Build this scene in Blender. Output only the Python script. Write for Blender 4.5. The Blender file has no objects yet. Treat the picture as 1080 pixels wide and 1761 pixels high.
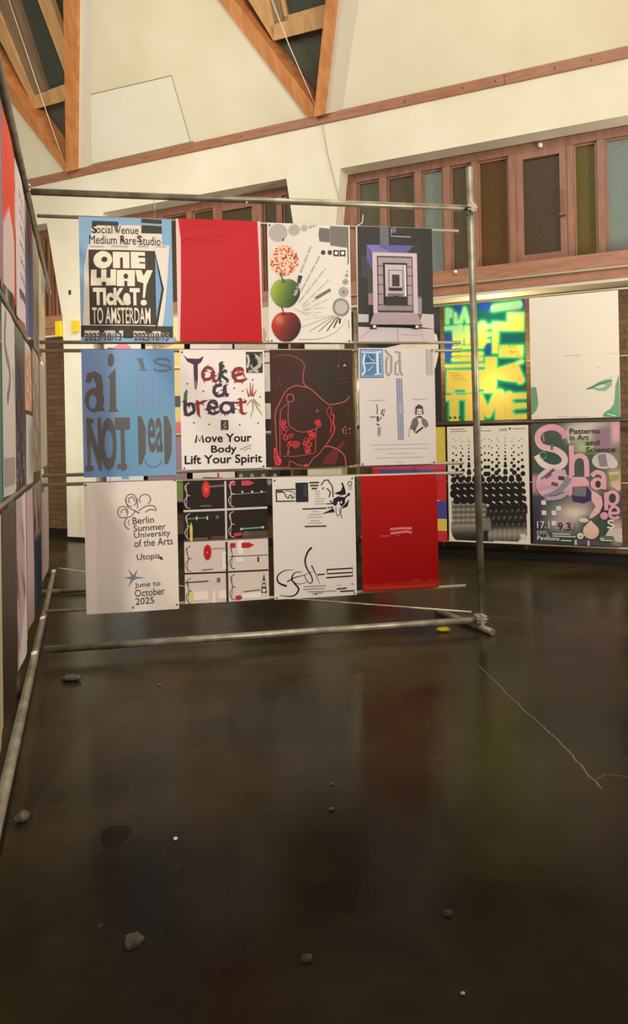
import bpy, bmesh, math, random
import numpy as np
from mathutils import Vector, geometry

S = bpy.context.scene
COL = S.collection
R = math.radians
random.seed(7)

# ------------------------------------------------------------------ camera, world, lights, exposure
cam_d = bpy.data.cameras.new('camera')
cam_d.sensor_fit = 'AUTO'
cam_d.sensor_width = 36.0
cam_d.lens = 1250.0 / 1761.0 * 36.0
cam_d.shift_y = -130.5 / 1761.0          # the phone picture is cropped low: horizon sits above the middle
cam_d.clip_start = 0.05
cam = bpy.data.objects.new('camera', cam_d)
COL.objects.link(cam)
cam.location = (0.0, 0.0, 1.39)
cam.rotation_euler = (R(90), 0.02, 0.0)  # the phone is held a touch off level
S.camera = cam

world = bpy.data.worlds.new('night')
S.world = world
world.use_nodes = True
world.node_tree.nodes['Background'].inputs[0].default_value = (0.10, 0.11, 0.12, 1)
world.node_tree.nodes['Background'].inputs[1].default_value = 0.35

def lamp(name, kind, loc, target, power, color, size=1.0, sizey=None):
    d = bpy.data.lights.new(name, kind)
    d.energy = power
    d.color = color
    if kind == 'AREA':
        d.shape = 'RECTANGLE'
        d.size = size
        d.size_y = sizey or size
    else:
        d.shadow_soft_size = size
    o = bpy.data.objects.new(name, d)
    COL.objects.link(o)
    o.location = loc
    if target is not None:
        o.rotation_euler = (Vector(target) - Vector(loc)).to_track_quat('-Z', 'Y').to_euler()
    return o

WARM = (1.0, 0.80, 0.58)
lamp('hall_lamp_light', 'AREA', (-0.1, -4.4, 3.8), (-0.6, 6.0, 3.4), 70, (1.0, 0.945, 0.88), 2.0)
for (sx, sy, sz), tgt, pw, ang in (((-0.9, -2.2, 4.6), (-1.7, 4.7, 0.55), 830, 46), ((1.2, -2.5, 5.0), (0.3, 5.2, 1.15), 510, 50),
                                   ((2.2, 1.6, 4.4), (-1.9, 5.0, 1.3), 260, 62), ((1.2, -2.0, 4.6), (2.4, 7.4, 1.5), 330, 40)):
    sp = lamp('added_spot_light', 'SPOT', (sx, sy, sz), tgt, pw, (1.0, 0.945, 0.88), 0.12)  # invented spots, added to light the posters and keep the near floor dark
    sp.data.spot_size = R(ang)
    sp.data.spot_blend = 1.0
lamp('bay_lamp_light', 'AREA', (-2.4, 5.6, 5.7), (-3.6, 9.4, 3.4), 88, (0.98, 0.935, 0.835), 1.6)
lamp('bay_lamp_right_light', 'AREA', (1.3, 4.2, 5.6), (0.4, 8.2, 4.4), 84, (0.98, 0.935, 0.835), 2.2)
lamp('left_fill_light', 'AREA', (-3.9, 7.0, 2.6), (-3.4, 10.1, 1.9), 62, (0.98, 0.935, 0.835), 0.6)  # added out of view to brighten the left pier
lamp('right_fill_light', 'AREA', (5.0, 4.2, 2.2), (0.4, 8.2, 4.4), 130, (1.0, 0.93, 0.80), 0.8)  # added off to the right to lift the soffits and windows
# lamps standing between the hung posters and the brick
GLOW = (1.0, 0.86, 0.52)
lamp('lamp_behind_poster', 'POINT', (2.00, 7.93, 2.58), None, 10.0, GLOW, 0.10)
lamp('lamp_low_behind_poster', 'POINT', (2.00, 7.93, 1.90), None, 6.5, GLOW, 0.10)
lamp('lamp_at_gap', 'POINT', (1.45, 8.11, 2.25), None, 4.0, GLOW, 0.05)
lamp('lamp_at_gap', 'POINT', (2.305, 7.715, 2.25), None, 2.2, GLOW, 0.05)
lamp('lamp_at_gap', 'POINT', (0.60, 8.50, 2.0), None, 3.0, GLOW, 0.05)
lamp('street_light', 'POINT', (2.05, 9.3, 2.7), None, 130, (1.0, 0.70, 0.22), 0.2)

S.view_settings.view_transform = 'Standard'
S.view_settings.look = 'None'
S.view_settings.exposure = 0.30
S.view_settings.gamma = 1.0
S.view_settings.use_curve_mapping = False

# ------------------------------------------------------------------ colour and materials
def lin(c):
    c = np.asarray(c, float) / 255.0
    return np.where(c <= 0.04045, c / 12.92, ((c + 0.055) / 1.055) ** 2.4)

def L4(c):
    a = lin(c)
    return (float(a[0]), float(a[1]), float(a[2]), 1.0)

def mat(name, c, rough=0.6, metal=0.0, c2=None, scale=6.0, stretch=(1, 1, 1), detail=5.0, bump=0.0,
        lo=0.35, hi=0.65, spec=0.5, r2=None, kind='noise'):
    m = bpy.data.materials.new(name)
    m.use_nodes = True
    nt = m.node_tree
    b = nt.nodes['Principled BSDF']
    b.inputs['Base Color'].default_value = L4(c)
    b.inputs['Roughness'].default_value = rough
    b.inputs['Metallic'].default_value = metal
    b.inputs['Specular IOR Level'].default_value = spec
    if c2 is not None or bump or r2 is not None:
        tc = nt.nodes.new('ShaderNodeTexCoord')
        mp = nt.nodes.new('ShaderNodeMapping')
        mp.inputs['Scale'].default_value = stretch
        nt.links.new(tc.outputs['Object'], mp.inputs[0])
        n = nt.nodes.new('ShaderNodeTexNoise')
        n.inputs['Scale'].default_value = scale
        n.inputs['Detail'].default_value = detail
        nt.links.new(mp.outputs[0], n.inputs['Vector'])
        rp = nt.nodes.new('ShaderNodeMapRange')
        rp.inputs['From Min'].default_value = lo
        rp.inputs['From Max'].default_value = hi
        nt.links.new(n.outputs['Fac'], rp.inputs['Value'])
        if c2 is not None:
            mx = nt.nodes.new('ShaderNodeMix')
            mx.data_type = 'RGBA'
            mx.inputs[6].default_value = L4(c)
            mx.inputs[7].default_value = L4(c2)
            nt.links.new(rp.outputs[0], mx.inputs[0])
            nt.links.new(mx.outputs[2], b.inputs['Base Color'])
        if r2 is not None:
            rr = nt.nodes.new('ShaderNodeMapRange')
            rr.inputs['From Min'].default_value = lo
            rr.inputs['From Max'].default_value = hi
            rr.inputs['To Min'].default_value = rough
            rr.inputs['To Max'].default_value = r2
            nt.links.new(n.outputs['Fac'], rr.inputs['Value'])
            nt.links.new(rr.outputs[0], b.inputs['Roughness'])
        if bump:
            bp = nt.nodes.new('ShaderNodeBump')
            bp.inputs['Strength'].default_value = bump
            bp.inputs['Distance'].default_value = 0.02
            nt.links.new(n.outputs['Fac'], bp.inputs['Height'])
            nt.links.new(bp.outputs[0], b.inputs['Normal'])
    return m

M = {}
M['plaster'] = mat('cream_plaster', (236, 228, 206), 0.85, c2=(226, 216, 190), scale=1.3, bump=0.05)
M['ceil'] = mat('ceiling_plaster', (234, 225, 200), 0.9, c2=(220, 208, 176), scale=0.7, detail=3)
M['wood'] = mat('varnished_pine', (170, 118, 88), 0.5, c2=(150, 100, 74), scale=5, stretch=(1, 6, 6))
M['beam'] = mat('orange_pine', (212, 144, 86), 0.5, c2=(190, 120, 66), scale=4, stretch=(5, 1, 1.2))
M['lightwood'] = mat('pale_pine', (214, 170, 116), 0.55, c2=(196, 150, 98), scale=4, stretch=(5, 1, 1))
M['slat'] = mat('brown_lining', (150, 124, 94), 0.6, c2=(126, 100, 74), scale=3, stretch=(14, 0.6, 0.6), detail=1)
M['skydark'] = mat('dark_roof_glass', (92, 94, 78), 0.35, c2=(70, 72, 60), scale=2)
M['skyglass'] = mat('night_glass', (74, 76, 68), 0.2)
M['reveal'] = mat('shade_board', (84, 84, 70), 0.7)
M['winwood'] = mat('window_pine', (152, 106, 82), 0.5, c2=(134, 90, 68), scale=4, stretch=(6, 6, 1))
M['steel'] = mat('galvanised_steel', (172, 164, 142), 0.42, metal=0.55, c2=(134, 126, 106), scale=9, stretch=(1, 1, 1), bump=0.05)
M['rail'] = mat('thin_steel', (166, 158, 138), 0.45, metal=0.5)
M['clamp'] = mat('zinc_clamp', (190, 182, 166), 0.45, metal=0.5)
M['string'] = mat('white_cord', (232, 222, 200), 0.8)
M['brick'] = None
M['greyshade'] = mat('grey_and_shaded_plaster', (208, 197, 176), 0.85)  # carries painted shade on the skylight fillets, plain grey on the sill strips
M['wire'] = mat('grey_wire', (168, 160, 140), 0.6)
M['joint'] = mat('dark_joint', (150, 134, 100), 0.9)  # brown of the seams and gap around the ceiling boards
M['whiteboard'] = mat('white_plaster_board', (236, 230, 214), 0.9, c2=(230, 222, 198), scale=0.8)
M['black'] = mat('black_skirting', (22, 20, 17), 0.5)
M['yellow'] = mat('yellow_plastic', (236, 204, 26), 0.4)
M['darkmetal'] = mat('dark_metal', (70, 66, 56), 0.5, metal=0.4)
M['brass'] = mat('bronze_handle', (120, 70, 44), 0.4, metal=0.5)
M['white'] = mat('white_plastic', (240, 232, 215), 0.5)
M['stone'] = mat('grey_rubble', (120, 108, 86), 0.9, c2=(70, 60, 46), scale=30, bump=0.4)
M['scrap'] = mat('paper_scrap', (112, 104, 90), 0.9, c2=(78, 71, 58), scale=18)
M['crack'] = mat('pale_crack_filler', (150, 136, 110), 0.8)
M['stain'] = mat('dark_stain', (38, 30, 19), 0.4, spec=0.06)

def brick_material():
    m = bpy.data.materials.new('brown_brick')
    m.use_nodes = True
    nt = m.node_tree
    b = nt.nodes['Principled BSDF']
    tc = nt.nodes.new('ShaderNodeTexCoord')
    t = nt.nodes.new('ShaderNodeTexBrick')
    t.inputs['Color1'].default_value = L4((112, 84, 54))
    t.inputs['Color2'].default_value = L4((98, 72, 46))
    t.inputs['Mortar'].default_value = L4((84, 64, 42))
    t.inputs['Scale'].default_value = 1.0
    t.inputs['Mortar Size'].default_value = 0.007
    t.inputs['Brick Width'].default_value = 0.25
    t.inputs['Row Height'].default_value = 0.077
    sp = nt.nodes.new('ShaderNodeSeparateXYZ')
    cb = nt.nodes.new('ShaderNodeCombineXYZ')
    nt.links.new(tc.outputs['Object'], sp.inputs[0])
    nt.links.new(sp.outputs[0], cb.inputs[0])
    nt.links.new(sp.outputs[2], cb.inputs[1])
    nt.links.new(cb.outputs[0], t.inputs['Vector'])
    nt.links.new(t.outputs['Color'], b.inputs['Base Color'])
    bp = nt.nodes.new('ShaderNodeBump')
    bp.inputs['Strength'].default_value = 0.5
    bp.inputs['Distance'].default_value = 0.006
    nt.links.new(t.outputs['Fac'], bp.inputs['Height'])
    bp.invert = True
    nt.links.new(bp.outputs[0], b.inputs['Normal'])
    b.inputs['Roughness'].default_value = 0.75
    return m
M['brick'] = brick_material()

def floor_material():
    m = bpy.data.materials.new('dark_polished_concrete')
    m.use_nodes = True
    nt = m.node_tree
    b = nt.nodes['Principled BSDF']
    tc = nt.nodes.new('ShaderNodeTexCoord')
    n = nt.nodes.new('ShaderNodeTexNoise')
    n.inputs['Scale'].default_value = 1.1
    n.inputs['Detail'].default_value = 8
    n.inputs['Roughness'].default_value = 0.6
    n2 = nt.nodes.new('ShaderNodeTexNoise')
    n2.inputs['Scale'].default_value = 34
    n2.inputs['Detail'].default_value = 3
    nt.links.new(tc.outputs['Object'], n.inputs['Vector'])
    nt.links.new(tc.outputs['Object'], n2.inputs['Vector'])
    rp = nt.nodes.new('ShaderNodeValToRGB')
    rp.color_ramp.elements[0].position = 0.38
    rp.color_ramp.elements[0].color = L4((40, 32, 19))
    rp.color_ramp.elements[1].position = 0.64
    rp.color_ramp.elements[1].color = L4((66, 55, 37))
    nt.links.new(n.outputs['Fac'], rp.inputs[0])
    # pale worn flecks
    fl = nt.nodes.new('ShaderNodeMapRange')
    fl.inputs['From Min'].default_value = 0.70
    fl.inputs['From Max'].default_value = 0.80
    nt.links.new(n2.outputs['Fac'], fl.inputs['Value'])
    mx = nt.nodes.new('ShaderNodeMix')
    mx.data_type = 'RGBA'
    nt.links.new(fl.outputs[0], mx.inputs[0])
    nt.links.new(rp.outputs[0], mx.inputs[6])
    mx.inputs[7].default_value = L4((104, 90, 66))
    nt.links.new(mx.outputs[2], b.inputs['Base Color'])
    rr = nt.nodes.new('ShaderNodeMapRange')
    rr.inputs['From Min'].default_value = 0.3
    rr.inputs['From Max'].default_value = 0.75
    rr.inputs['To Min'].default_value = 0.17
    rr.inputs['To Max'].default_value = 0.32
    nt.links.new(n.outputs['Fac'], rr.inputs['Value'])
    nt.links.new(rr.outputs[0], b.inputs['Roughness'])
    bp = nt.nodes.new('ShaderNodeBump')
    bp.inputs['Strength'].default_value = 0.06
    bp.inputs['Distance'].default_value = 0.01
    nt.links.new(n2.outputs['Fac'], bp.inputs['Height'])
    nt.links.new(bp.outputs[0], b.inputs['Normal'])
    b.inputs['Specular IOR Level'].default_value = 0.08
    return m
M['floor'] = floor_material()

def pane_material(name, c, c2, trans, rough=0.5):
    m = bpy.data.materials.new(name)
    m.use_nodes = True
    nt = m.node_tree
    b = nt.nodes['Principled BSDF']
    out = nt.nodes['Material Output']
    tc = nt.nodes.new('ShaderNodeTexCoord')
    n = nt.nodes.new('ShaderNodeTexNoise')
    n.inputs['Scale'].default_value = 26
    n.inputs['Detail'].default_value = 4
    nt.links.new(tc.outputs['Object'], n.inputs['Vector'])
    mx = nt.nodes.new('ShaderNodeMix')
    mx.data_type = 'RGBA'
    mx.inputs[6].default_value = L4(c)
    mx.inputs[7].default_value = L4(c2)
    nt.links.new(n.outputs['Fac'], mx.inputs[0])
    nt.links.new(mx.outputs[2], b.inputs['Base Color'])
    b.inputs['Roughness'].default_value = rough
    bp = nt.nodes.new('ShaderNodeBump')
    bp.inputs['Strength'].default_value = 0.35
    bp.inputs['Distance'].default_value = 0.01
    nt.links.new(n.outputs['Fac'], bp.inputs['Height'])
    nt.links.new(bp.outputs[0], b.inputs['Normal'])
    t = nt.nodes.new('ShaderNodeBsdfTranslucent')
    nt.links.new(mx.outputs[2], t.inputs[0])
    ms = nt.nodes.new('ShaderNodeMixShader')
    ms.inputs[0].default_value = trans
    nt.links.new(b.outputs[0], ms.inputs[1])
    nt.links.new(t.outputs[0], ms.inputs[2])
    nt.links.new(ms.outputs[0], out.inputs['Surface'])
    return m
M['g_dark'] = pane_material('dark_cathedral_glass', (98, 82, 54), (80, 66, 42), 0.3)
M['g_brown'] = pane_material('brown_cathedral_glass', (90, 64, 34), (76, 54, 30), 0.35)
M['g_amber'] = pane_material('amber_cathedral_glass', (128, 90, 34), (108, 78, 30), 0.55)
M['g_yellow'] = pane_material('yellow_cathedral_glass', (150, 130, 46), (120, 106, 40), 0.6)
M['g_blue'] = pane_material('pale_blue_cathedral_glass', (138, 150, 140), (118, 132, 124), 0.25)
M['g_green'] = pane_material('olive_cathedral_glass', (104, 100, 72), (88, 86, 60), 0.3)

def print_material(name, trans=0.0, rough=0.5):
    m = bpy.data.materials.new(name)
    m.use_nodes = True
    nt = m.node_tree
    b = nt.nodes['Principled BSDF']
    out = nt.nodes['Material Output']
    a = nt.nodes.new('ShaderNodeAttribute')
    a.attribute_name = 'ink'
    nt.links.new(a.outputs['Color'], b.inputs['Base Color'])
    b.inputs['Roughness'].default_value = rough
    b.inputs['Specular IOR Level'].default_value = 0.18
    if trans:
        t = nt.nodes.new('ShaderNodeBsdfTranslucent')
        nt.links.new(a.outputs['Color'], t.inputs[0])
        ms = nt.nodes.new('ShaderNodeMixShader')
        ms.inputs[0].default_value = trans
        nt.links.new(b.outputs[0], ms.inputs[1])
        nt.links.new(t.outputs[0], ms.inputs[2])
        nt.links.new(ms.outputs[0], out.inputs['Surface'])
    return m
M['print'] = print_material('printed_paper', 0.0, 0.55)
M['print_gloss'] = print_material('glossy_printed_paper', 0.0, 0.48)
M['print_lit'] = print_material('thin_backlit_print', 0.27, 0.5)

# ------------------------------------------------------------------ planes of the hall: (along, height, off) -> world
class Plane:
    def __init__(s, o, d):
        s.o = Vector((o[0], o[1], 0)); s.d = Vector((d[0], d[1], 0)).normalized()
        s.n = Vector((-s.d.y, s.d.x, 0))
    def w(s, a, z, off=0.0):
        return s.o + s.d * a + s.n * off + Vector((0, 0, z))
    def rot(s):
        return math.atan2(s.d.y, s.d.x)
F = Plane((1.1551, 5.1111), (0.98381, 0.17920))      # the scaffold facing us
W = Plane((3.0905, 7.2169), (0.90896, -0.41687))     # the plaster wall
K = Plane((-1.79, 4.58), (-0.30209, 0.95328))        # the scaffold running away on the left
TH = R(60)
class Slope:                                          # the sloping ceiling above the wall beam
    def __init__(s):
        s.o = W.w(0, 5.14); s.d = W.d
        s.u = (-W.n) * math.cos(TH) + Vector((0, 0, math.sin(TH)))
        nn = s.d.cross(s.u)
        s.n = nn if nn.z > 0 else -nn
    def w(s, a, b, off=0.0):
        return s.o + s.d * a + s.u * b + s.n * off
CE = Slope()

# ------------------------------------------------------------------ mesh helpers
class MB:
    def __init__(s): s.v = []; s.f = []; s.smooth = []
    def box(s, pl, a0, a1, z0, z1, o0, o1):
        i = len(s.v)
        for (a, z, o) in ((a0,z0,o0),(a1,z0,o0),(a1,z1,o0),(a0,z1,o0),(a0,z0,o1),(a1,z0,o1),(a1,z1,o1),(a0,z1,o1)):
            s.v.append(pl.w(a, z, o))
        for q in ((0,1,2,3),(5,4,7,6),(4,0,3,7),(1,5,6,2),(3,2,6,7),(4,5,1,0)):
            s.f.append([i+k for k in q]); s.smooth.append(False)
        return s
    def prism(s, pl, pts, o0, o1):
        i = len(s.v); n = len(pts)
        for (a, z) in pts: s.v.append(pl.w(a, z, o0))
        for (a, z) in pts: s.v.append(pl.w(a, z, o1))
        s.f.append([i+k for k in range(n)]); s.f.append([i+n+k for k in reversed(range(n))])
        s.smooth += [False, False]
        for k in range(n):
            l = (k+1) % n
            s.f.append([i+l, i+k, i+n+k, i+n+l]); s.smooth.append(False)
        return s
    def tube(s, p, q, r, n=14, cap=True, path=None):
        pts = [Vector(x) for x in (path or (p, q))]
        i = len(s.v)
        up = Vector((0, 0, 1))
        for k, c in enumerate(pts):
            t = (pts[min(k+1, len(pts)-1)] - pts[max(k-1, 0)]).normalized()
            x = t.cross(up)
            if x.length < 0.05: x = t.cross(Vector((0, 1, 0)))
            x.normalize(); y = x.cross(t)
            for j in range(n):
                a = 2*math.pi*j/n
                s.v.append(c + x*(r*math.cos(a)) + y*(r*math.sin(a)))
        for k in range(len(pts)-1):
            for j in range(n):
                l = (j+1) % n
                s.f.append([i+k*n+j, i+k*n+l, i+(k+1)*n+l, i+(k+1)*n+j]); s.smooth.append(True)
        if cap:
            s.f.append([i+j for j in reversed(range(n))]); s.f.append([i+(len(pts)-1)*n+j for j in range(n)])
            s.smooth += [False, False]
        return s
    def ball(s, c, r, sc=(1,1,1), n=10, jit=0.0, rng=None):
        i = len(s.v); c = Vector(c); rows = n//2
        for a in range(rows+1):
            th = math.pi*a/rows
            for j in range(n):
                ph = 2*math.pi*j/n
                k = 1.0 + (rng.uniform(-jit, jit) if rng else 0)
                s.v.append(c + Vector((r*sc[0]*k*math.sin(th)*math.cos(ph), r*sc[1]*k*math.sin(th)*math.sin(ph), r*sc[2]*k*math.cos(th))))
        for a in range(rows):
            for j in range(n):
                l = (j+1) % n
                s.f.append([i+a*n+j, i+(a+1)*n+j, i+(a+1)*n+l, i+a*n+l]); s.smooth.append(True)
        return s
    def build(s, name, m, parent=None, base=None, rz=0.0, bevel=0.0):
        """base/rz: the object's own frame; the vertices given are in world space."""
        me = bpy.data.meshes.new(name)
        if parent is not None:
            base = parent['_b']; rz = parent['_r']
            base = Vector(base)
        base = Vector(base) if base is not None else Vector((0, 0, 0))
        c, sn = math.cos(-rz), math.sin(-rz)
        vs = []
        for v in s.v:
            d = v - base
            vs.append((d.x*c - d.y*sn, d.x*sn + d.y*c, d.z))
        me.from_pydata(vs, [], s.f)
        me.polygons.foreach_set('use_smooth', s.smooth)
        me.materials.append(m)
        me.validate()
        bm = bmesh.new(); bm.from_mesh(me)
        bmesh.ops.remove_doubles(bm, verts=bm.verts, dist=1e-6)
        bmesh.ops.recalc_face_normals(bm, faces=bm.faces)
        bm.to_mesh(me); bm.free()
        o = bpy.data.objects.new(name, me); COL.objects.link(o)
        if parent is not None:
            o.parent = parent; o['_b'] = tuple(base); o['_r'] = rz
        else:
            o.location = base; o.rotation_euler = (0, 0, rz)
            o['_b'] = tuple(base); o['_r'] = rz
        if bevel:
            bv = o.modifiers.new('edge', 'BEVEL'); bv.width = bevel; bv.segments = 2; bv.limit_method = 'ANGLE'
        return o

def empty(name, base, rz=0.0):
    o = bpy.data.objects.new(name, None); COL.objects.link(o)
    o.location = base; o.rotation_euler = (0, 0, rz)
    o.empty_display_size = 0.1
    o['_b'] = tuple(base); o['_r'] = rz
    return o

def tag(o, label=None, cat=None, group=None, kind=None):
    if label: o['label'] = label
    if cat: o['category'] = cat
    if group: o['group'] = group
    if kind: o['kind'] = kind
    return o

# ------------------------------------------------------------------ the hall
WR = W.rot()
WB = lambda a, z=0.0, off=0.0: W.w(a, z, off)

fl = MB(); fl.prism(W, [(-12.5, -0.12), (7, -0.12), (7, 0.0), (-12.5, 0.0)], -13.0, 0.70)
floor = tag(fl.build('floor', M['floor'], base=WB(-2, 0), rz=WR), 'dark polished concrete floor with pale specks and a long crack', 'floor', kind='structure')

# plaster face: upper band with flared piers, one slab
out = [(-12.5, 5.14), (-12.5, 4.5), (-7.52, 4.5), (-7.27, 3.15), (-7.25, 2.6), (-7.25, 0.0), (-6.72, 0.0), (-6.72, 2.6), (-6.70, 3.15), (-6.50, 4.5),
       (-3.70, 4.5), (-3.57, 3.6), (-3.50, 2.9), (-3.49, 0.0), (-3.10, 0.0), (-3.11, 2.9), (-3.09, 3.6), (-2.995, 4.5),
       (1.30, 4.5), (1.35, 3.6), (1.40, 2.9), (1.40, 0.0), (1.9, 0.0), (1.9, 2.9), (2.0, 4.5), (7.0, 4.5), (7.0, 5.14)]
wb = MB(); wb.prism(W, out, 0.0, 0.34)
tag(wb.build('wall_back', M['plaster'], base=WB(0), rz=WR), 'cream plaster wall with flared piers between the window recesses', 'wall', kind='structure')

bays = [(-12.5, -7.15), (-6.80, -3.40), (-3.20, 1.5), (1.8, 7.0)]
bw = MB()
for a0, a1 in bays: bw.box(W, a0, a1, 0.0, 3.03, 0.30, 0.60)
tag(bw.build('wall_lower', M['brick'], base=WB(0), rz=WR), 'brown brick wall below the window sills, behind the hung posters', 'wall', kind='structure')
bb = MB()
for a0, a1 in bays: bb.box(W, a0+0.1, a1-0.1, 0.0, 0.11, 0.27, 0.30)
tag(bb.build('baseboard_back', M['black'], base=WB(0), rz=WR), 'black skirting along the foot of the brick wall', 'baseboard', kind='structure')
for i, (a0, a1) in enumerate(((-7.252, -6.718), (-3.492, -3.098))):
    b2 = MB().box(W, a0, a1, 0.0, 0.045, -0.012, 0.0)
    tag(b2.build('baseboard_pier', M['black'], base=WB((a0+a1)/2), rz=WR), ('black skirting strip at the foot of the pier left of the posters' if i == 0 else 'black skirting strip at the foot of the pier behind the front posters'), 'baseboard', kind='structure')

# sills: wooden fascia, lower board, pale underside
NAMES = ['far left bay', 'bay behind the front posters', 'bay over the glowing poster', 'bay beyond the right edge']
for i, (a0, a1) in enumerate(((-12.5, -7.262), (-6.71, -3.51), (-3.10, 1.385))):
    t = empty('trim_%d' % (i+1), WB((a0+a1)/2, 2.9), WR)
    tag(t, 'wooden window sill with stepped boards in the ' + NAMES[i], 'sill', kind='structure')
    MB().box(W, a0, a1, 3.02, 3.17, -0.015, 0.335).build('sill_board', M['wood'], t, bevel=0.004)
    MB().box(W, a0, a1, 3.0, 3.02, -0.03, 0.30).build('lip_strip', M['rail'], t)
    MB().box(W, a0, a1, 2.905, 3.0, 0.0, 0.30).build('lower_board', M['wood'], t)
    MB().box(W, a0, a1, 2.872, 2.904, 0.01, 0.30).build('edge_strip', M['greyshade'], t)

# window bands
def glass_of(k): return M['g_' + k]
def window(n, a0, a1, spec, label):
    """spec: list of (left, right, glass, casement) for each pane, along the wall."""
    O0, O1 = 0.24, 0.335
    zt, zb = 4.49, 3.171
    w = empty('window_%d' % n, WB((a0+a1)/2, zb, 0.3), WR)
    tag(w, label, 'window', kind='structure')
    fr = MB()
    fr.box(W, a0, a1, 4.395, zt, O0, O1)
    fr.box(W, a0, a1, zb, 3.205, O0, O1)
    edges = [a0] + [x for p in spec for x in p[:2]] + [a1]
    fr.build('head_and_foot_rail', M['winwood'], w)
    for k in range(0, len(edges), 2):
        l, r = edges[k], edges[k+1]
        if r - l > 0.005:
            MB().box(W, l, r, 3.205, 4.395, O0 - 0.015, O1).build('mullion', M['winwood'], w, bevel=0.004)
    for (l, r, g, case) in spec:
        l2, r2, z0, z1, o = l, r, 3.205, 4.395, 0.285
        if case:
            cm = MB()
            for (x0, x1, y0, y1) in ((l, l+0.075, z0, z1), (r-0.075, r, z0, z1), (l+0.075, r-0.075, z1-0.07, z1), (l+0.075, r-0.075, z0, z0+0.09)):
                cm.box(W, x0, x1, y0, y1, 0.235, 0.29)
            cs = cm.build('casement', M['winwood'], w, bevel=0.003)
            h = MB().box(W, r-0.045, r-0.025, 3.68, 3.93, 0.205, 0.235).box(W, r-0.08, r-0.02, 3.66, 3.69, 0.2, 0.235)
            h.build('casement_handle', M['brass'], cs)
            MB().ball(WB((l+r)/2, 4.44, 0.22), 0.028).build('white_knob', M['white'], cs)
            l2, r2, z0, z1, o = l+0.07, r-0.07, z0+0.08, z1-0.06, 0.27
        else:
            bd = MB()
            for (x0, x1, y0, y1) in ((l, l+0.022, z0, z1), (r-0.022, r, z0, z1), (l+0.022, r-0.022, z1-0.022, z1), (l+0.022, r-0.022, z0, z0+0.022)):
                bd.box(W, x0, x1, y0, y1, 0.265, 0.30)
            bd.build('glazing_bead', M['winwood'], w)
            l2, r2, z0, z1 = l+0.01, r-0.01, z0+0.01, z1-0.01
        MB().box(W, l2, r2, z0, z1, o, o+0.008).build('pane', glass_of(g), w, )['label'] = {'dark': 'dark textured glass', 'brown': 'brown textured glass', 'amber': 'amber textured glass', 'yellow': 'yellow textured glass', 'blue': 'pale blue textured glass', 'green': 'olive textured glass'}[g]
window(1, -3.06, 1.36, [(-2.885, -2.60, 'green', 0), (-2.515, -2.175, 'dark', 0), (-2.095, -1.845, 'blue', 0), (-1.765, -1.525, 'dark', 0),
    (-1.455, -1.12, 'amber', 0), (-1.045, -0.52, 'brown', 1), (-0.455, -0.225, 'yellow', 0), (-0.145, 0.33, 'blue', 0), (0.42, 0.80, 'dark', 0), (0.88, 1.25, 'green', 0)],
    'wooden window band of coloured textured glass above the glowing poster')
window(2, -6.69, -3.56, [(-6.6, -6.25, 'dark', 0), (-6.16, -5.76, 'green', 0), (-5.68, -5.30, 'dark', 0), (-5.22, -4.89, 'dark', 0), (-4.83, -4.24, 'dark', 1), (-4.16, -3.96, 'dark', 0), (-3.88, -3.66, 'green', 0)],
    'wooden window band partly hidden behind the long top tube')
window(3, -12.4, -7.30, [(-9.4, -9.1, 'dark', 0), (-9.0, -8.6, 'green', 0), (-8.5, -8.22, 'dark', 0), (-8.12, -7.92, 'brown', 0), (-7.86, -7.74, 'dark', 0), (-7.69, -7.60, 'brown', 0), (-7.55, -7.40, 'dark', 0)],
    'narrow slice of wooden window band behind the left scaffold')

# wooden wall beam under the ceiling slope
bm_ = empty('beam_1', WB(-3, 5.1), WR)
tag(bm_, 'long reddish wooden beam running along the top of the plaster wall', 'beam', kind='structure')
for a0, a1 in ((-12.5, -5.345), (-5.34, -1.105), (-1.1, 7.0)):
    MB().box(W, a0, a1, 5.055, 5.165, -0.03, 0.10).build('beam_length', M['wood'], bm_, bevel=0.004)
kn = MB()
for a in (-6.1, -5.75, -4.3, -2.2, -1.55, -1.2, -0.6, -0.25):
    kn.box(W, a, a+0.012, 5.08 + random.uniform(0, 0.03), 5.12, -0.0315, -0.03)
kn.build('knot_marks', M['darkmetal'], bm_)

# ceiling slope in three fields, with V-shaped skylight openings between
def lineb(p, q): return lambda b: p[0] + (q[0]-p[0])*(b-p[1])/(q[1]-p[1])
lL0 = lineb((-7.121, 0.017), (-7.652, 1.189)); lL1 = lineb((-7.033, 0.089), (-7.544, 1.377))
lR0 = lineb((-7.048, 0.037), (-6.162, 1.915)); lR1 = lineb((-6.863, 0.03), (-5.955, 1.866)); lR2 = lineb((-6.668, 0.028), (-5.825, 1.835))
rL0 = lineb((-3.378, 0.03), (-4.143, 1.437)); rL1 = lineb((-3.267, 0.144), (-3.95, 1.392))
rR0 = lineb((-3.238, 0.138), (-2.862, 1.135)); rR1 = lineb((-3.123, 0.09), (-2.732, 1.104)); rR2 = lineb((-2.934, 0.054), (-2.527, 1.055))
BT = 3.2
ce = MB()
ce.prism(CE, [(-12.5, 0), (lL0(0)+0.03, 0), (lL0(BT)+0.03, BT), (-12.5, BT)], 0.0, 0.12)
ce.prism(CE, [(lR1(0)-0.03, 0), (rL0(0)+0.03, 0), (rL0(BT)+0.03, BT), (lR1(BT)-0.03, BT)], 0.0, 0.12)
ce.prism(CE, [(rR1(0)-0.03, 0), (7, 0), (7, BT), (rR1(BT)-0.03, BT)], 0.0, 0.12)
zt = CE.w(0, BT).z
ce.prism(W, [(-12.5, zt-0.02), (7, zt-0.02), (7, zt+0.1), (-12.5, zt+0.1)], -13.0, -1.55)
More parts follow.
